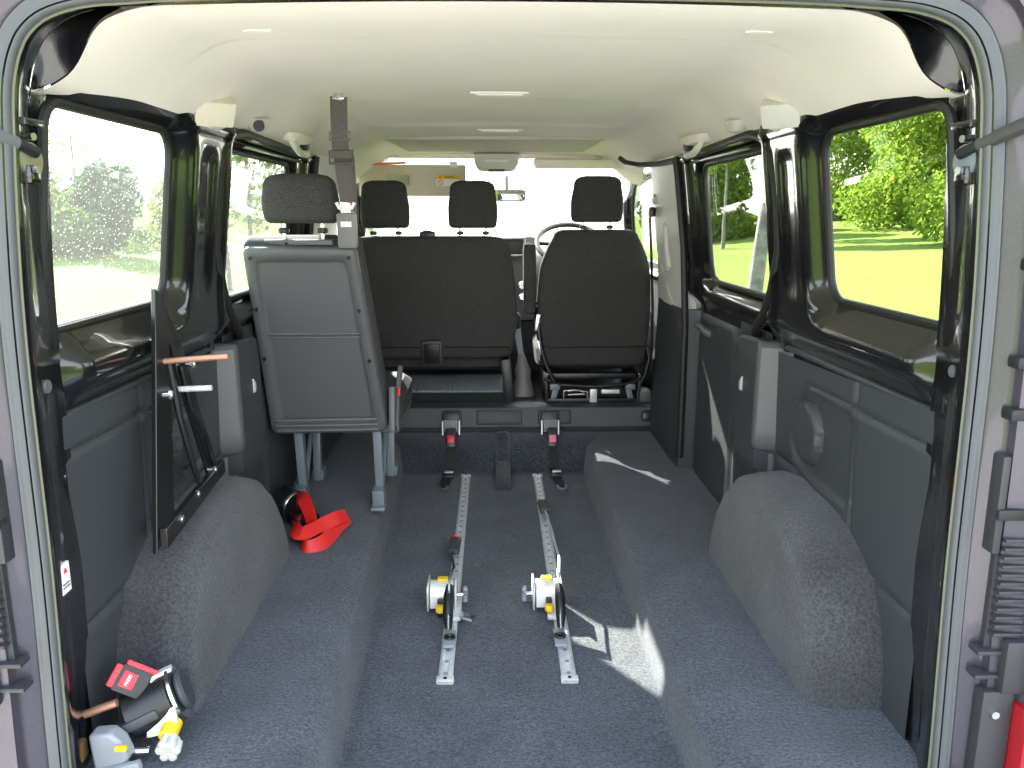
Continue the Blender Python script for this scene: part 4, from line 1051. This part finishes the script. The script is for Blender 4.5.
mk = MB().box((-.7722, 1.325, .396), (.0012, .022, .002)).box((-.7722, 1.325, .390), (.0012, .022, .002)).build('text_lines', 'plastic_mid', o)
for s in (1, -1):
    for y, z in ((1.33, 1.10), (1.345, .86), (1.345, .58), (1.33, .24)):
        x = np.interp(z, [-.1, .45, .8, 1.06, 1.2], [.797, .784, .78, .768, .752]) - .001
        o = MB().cyl((s * (x + .005), y, z), (s * (x - .002), y, z), .006, 12).build('pillar_rivet', 'rubber_black')
        setp(o, label='tiny round hole plug in the black rear pillar', category='rivet', group='pillar rivets')

# ---- rear corner details outside the opening
for s in (1, -1):
    X = lambda v: s * v
    b = MB()
    b.box((X(.819), 1.245, .560), (.014, .03, .17), bev=.004)
    for i in range(12): b.box((X(.865), 1.232, .50 - i * .0155), (.07, .016, .007), bev=.002)
    b.box((X(.868), 1.246, .415), (.085, .012, .24))
    o = b.build('air_vent', 'body_dark'); setp(o, label='black ribbed cabin vent on the body corner ' + ('above the red tail lamp' if s > 0 else 'beside the white pillar label'), category='vent', group='corner vents')
    b = MB().box((X(.838), 1.240, .295), (.060, .03, .008), bev=.003).box((X(.838), 1.240, .250), (.060, .03, .008), bev=.003).box((X(.875), 1.228, .272), (.05, .03, .10), bev=.008)
    o = b.build('hinge_cover', 'body_dark'); setp(o, label='dark door hinge cover ' + ('just above the red tail lamp' if s > 0 else 'on the body corner beside the loose retractor'), category='hinge', group='hinges')
    nm = ['topmost', 'second highest', 'third highest', 'lowest']
    for k_, (z, w) in enumerate(((.955, .03), (.80, .05), (.715, .055), (.545, .05))):
        o = MB().box((X(.812 + w / 2), 1.240, z), (w, .03, .020), bev=.005).build('door_buffer', 'rubber_black')
        setp(o, label=nm[k_] + ' black rubber door buffer on the body channel ' + ('beside the hedge window pillar' if s > 0 else 'beside the dusty window pillar'), category='buffer', group='door buffers ' + ('hedge side' if s > 0 else 'dusty window side'))
tl = thing('tail_lamp', 'tall red tail lamp at the body corner beside the ribbed vent', 'lamp', (.90, 1.2, .0))
MB().box((.905, 1.215, .045), (.05, .06, .32), bev=.008).build('lens', 'tail_red', tl)
MB().box((.852, 1.235, .045), (.056, .03, .36), bev=.006).build('lamp_panel', 'body_dark', tl)
MB().cyl((.845, 1.221, .185), (.845, 1.212, .185), .007, 10).build('screw', 'steel', tl)

# ================================================================== OUTSIDE
def leaves(b, n, fn, size, rnd):
    v = b.v; f = b.f
    for i in range(n):
        p = fn(rnd); a = Vector((rnd.gauss(0, 1), rnd.gauss(0, 1), rnd.gauss(0, 1))).normalized(); u = a.orthogonal().normalized(); w_ = a.cross(u)
        s = size * rnd.uniform(.6, 1.3); k = len(v)
        v += [tuple(p + u * s), tuple(p + w_ * s * .55 + a * s * .15), tuple(p - u * s), tuple(p - w_ * s * .55 + a * s * .15)]; f.append((k, k + 1, k + 2, k + 3)); b.mi.append(0)
def blob(c, r, rnd, hollow=.55):
    d = Vector((rnd.gauss(0, 1), rnd.gauss(0, 1), rnd.gauss(0, 1))).normalized(); q = rnd.uniform(hollow, 1.0)
    return Vector((c[0] + d.x * r[0] * q, c[1] + d.y * r[1] * q, c[2] + d.z * r[2] * q))
def tree(name, label, cat, x, y, blobs, n, size, lm, trunk_r=.1, trunk_h=2.0, group=None, lean=(0, 0), seed=1, bark='bark'):
    rnd = random.Random(seed); z0 = lawn_z(x, y)
    t = thing(name, label, cat, (x, y, z0), group)
    N = 8; pts = [(x + lean[0] * k / N + .04 * rnd.uniform(-1, 1) * trunk_r * 5, y + lean[1] * k / N, z0 - .05 + (trunk_h + .05) * k / N) for k in range(N + 1)]
    b = MB().tube(pts, [trunk_r * (1.35 - .25 * min(k, 2) / 1 * .5 - .45 * k / N) for k in range(N + 1)], 12)
    top = Vector(pts[-1])
    for bl in blobs: b.tube([top - Vector((0, 0, trunk_h * .15)), (top + Vector(bl[0]) + Vector((x, y, z0))) / 2 if False else top.lerp(Vector((x + bl[0][0], y + bl[0][1], z0 + bl[0][2])), .6)], [trunk_r * .5, trunk_r * .15], 6)
    b.build('trunk', bark, t)
    b = MB(); tot = sum(q[1][0] * q[1][1] + q[1][2] ** 2 for q in blobs)
    for c, r in blobs:
        k = int(n * (r[0] * r[1] + r[2] ** 2) / tot)
        leaves(b, k, lambda q, c=c, r=r: blob((x + c[0], y + c[1], z0 + c[2]), r, q), size, rnd)
    b.build('crown', lm, t, smooth=False)
    return t
rr = random.Random(3)
hedge_spots = [(11.0, 16.5), (13.0, 19.5), (12.0, 22.5), (15.5, 21.5), (14.0, 26.5), (8.9, 33.0), (17.5, 17.5), (13.2, 30.5), (9.3, 37.0)]
hl = ['bright leafy hedge tree beyond the lawn, its edge cut off by the rear pillar', 'bright leafy hedge tree in the middle of the hedge window', 'bright leafy hedge tree beside the pillar between the windows',
      'tall bright leafy tree behind the hedge row', 'bright leafy tree hidden partly by the dark pillar', 'bright leafy tree by the dark hedge in the sliding door window', 'bright leafy tree at the far end of the hedge row', 'tall leafy tree far behind the lawn', 'pale leafy tree beyond the birch trunk']
for i, (x, y) in enumerate(hedge_spots):
    k = 1 if i < 5 else .8
    bl = [((0, 0, 2.3), (2.0, 1.9, 2.3)), ((-.6, .8, 4.3), (1.8, 1.8, 1.8)), ((.9, -.6, 4.0), (1.7, 1.7, 2.2)), ((.2, .2, 5.8), (1.6, 1.6, 1.7)), ((-.9, -.9, 1.2), (1.5, 1.5, 1.4)), ((.9, -.9, 1.0), (1.5, 1.5, 1.2)), ((-1.7, .4, .8), (1.4, 1.3, 1.1)), ((1.8, -.4, .8), (1.5, 1.3, 1.1)), ((0, -1.2, .6), (1.8, 1.2, .9))]
    if i not in (5, 8): x, y = x * 1.3, y * 1.3
    if i in (5, 8): bl = [(tuple(q * .62 for q in c_), tuple(q * .62 for q in r_)) for c_, r_ in bl]
    tree('hedge_tree', hl[i], 'tree', x, y, bl, 19000, .10, 'leaf_bright', .12, 2.4, 'trees beyond the lawn', seed=20 + i)
tree('dark_hedge', 'dark green clipped hedge beyond the birch trunk', 'hedge', 10.2, 38.5, [((0, 0, 1.2), (2.0, 1.2, 1.7)), ((-1.8, 0, 1.1), (1.6, 1.2, 1.6))], 6000, .14, 'leaf_dark', .1, .8, seed=51)
# mottled tree trunk close to the van; its crown spreads above the roof line
tree('lawn_tree', 'mottled tree trunk on the lawn outside the sliding door window', 'tree', 1.97, 6.35,
     [((.1, -.8, 4.6), (1.5, 1.4, 1.2)), ((.6, -2.6, 5.4), (1.7, 1.5, 1.1)), ((.4, .6, 5.2), (1.6, 1.6, 1.4)), ((-.2, -3.6, 5.2), (1.2, 1.3, 1.0))], 12000, .085, 'leaf_bright', .062, 3.6, seed=61, lean=(.34, 0),
     bark=mat('mottled bark', (.10, .095, .085), .9, noise_scale=14, noise_amt=.4, col2=(.22, .22, .20), bump=.5, bump_scale=30))
for i, (x, y) in enumerate(((7.4, 28.5), (8.0, 28.0), (8.2, 31.0))):
    tree('slim_tree', 'slim pale trunk in front of the dark hedge', 'tree', x, y, [((0, 0, 4.0), (.7, .7, 1.4)), ((.2, 0, 5.2), (.6, .6, 1.0))], 1500, .10, 'leaf_bright', .055, 3.6, 'slim trunks by the dark hedge', seed=70 + i)
# left side
tree('round_bush', 'large rounded blue green bush seen through the dusty window', 'bush', -8.6, 18.4, [((0, 0, 1.15), (.80, .80, .75)), ((.12, .1, 1.65), (.58, .58, .45)), ((-.2, 0, .6), (.75, .7, .6))], 5200, .07, 'leaf_blue', .06, .5, seed=81)
tree('pale_tree', 'pale yellow green tree beside the rounded bush at the pillar', 'tree', -8.0, 20.2, [((0, 0, 1.1), (.4, .4, .8)), ((.2, 0, .7), (.45, .45, .7))], 1000, .07, 'leaf_bright', .05, 1.6, seed=82)
sap = ['thin bare sapling nearest the rear pillar in the dusty window', 'thin sapling standing before the rounded bush', 'thin sapling on the bank in the dusty window']
for i, (x, y) in enumerate(((-10.4, 19.4), (-9.6, 19.2), (-11.2, 21.0))):
    tree('sapling', sap[i], 'tree', x, y, [((0, 0, 1.7), (.4, .4, .6))], 70, .06, 'leaf_scrub', .03, 2.3, 'saplings on the bank', seed=90 + i)
for i, (x, y) in enumerate(((-10.2, 17.4), (-9.3, 16.7), (-11.4, 19.0), (-10.6, 21.5), (-12.4, 19.8), (-8.7, 21.8))):
    tree('bank_shrub', ['low scrub shrub at the foot of the bank', 'low scrub shrub under the rounded bush', 'low scrub shrub high on the bank', 'low scrub shrub behind the saplings', 'low scrub shrub by the rear pillar edge of the dusty window', 'low scrub shrub beside the pale tree'][i], 'shrub', x, y, [((0, 0, .2), (1.1, 1.0, .45)), ((.6, .2, .25), (.8, .8, .5))], 1800, .07, 'leaf_scrub', .03, .3, 'scrub on the bank', seed=110 + i)
tree('slim_tree', 'slim tree beyond the window behind the grey shell seat', 'tree', -5.2, 17.6, [((0, 0, 2.3), (.9, .9, 1.5)), ((.2, 0, 3.4), (.8, .8, 1.0))], 1500, .09, 'leaf_scrub', .05, 2.4, seed=131)
z = lawn_z(-3.3, 10.2)
o = MB().cyl((-3.3, 10.2, z - .05), (-3.34, 10.2, z + 1.15), .03, 10).build('stake', mat('dark stake', (.05, .045, .05), .7)); setp(o, label='dark slanting stake outside the window behind the grey shell seat', category='post')
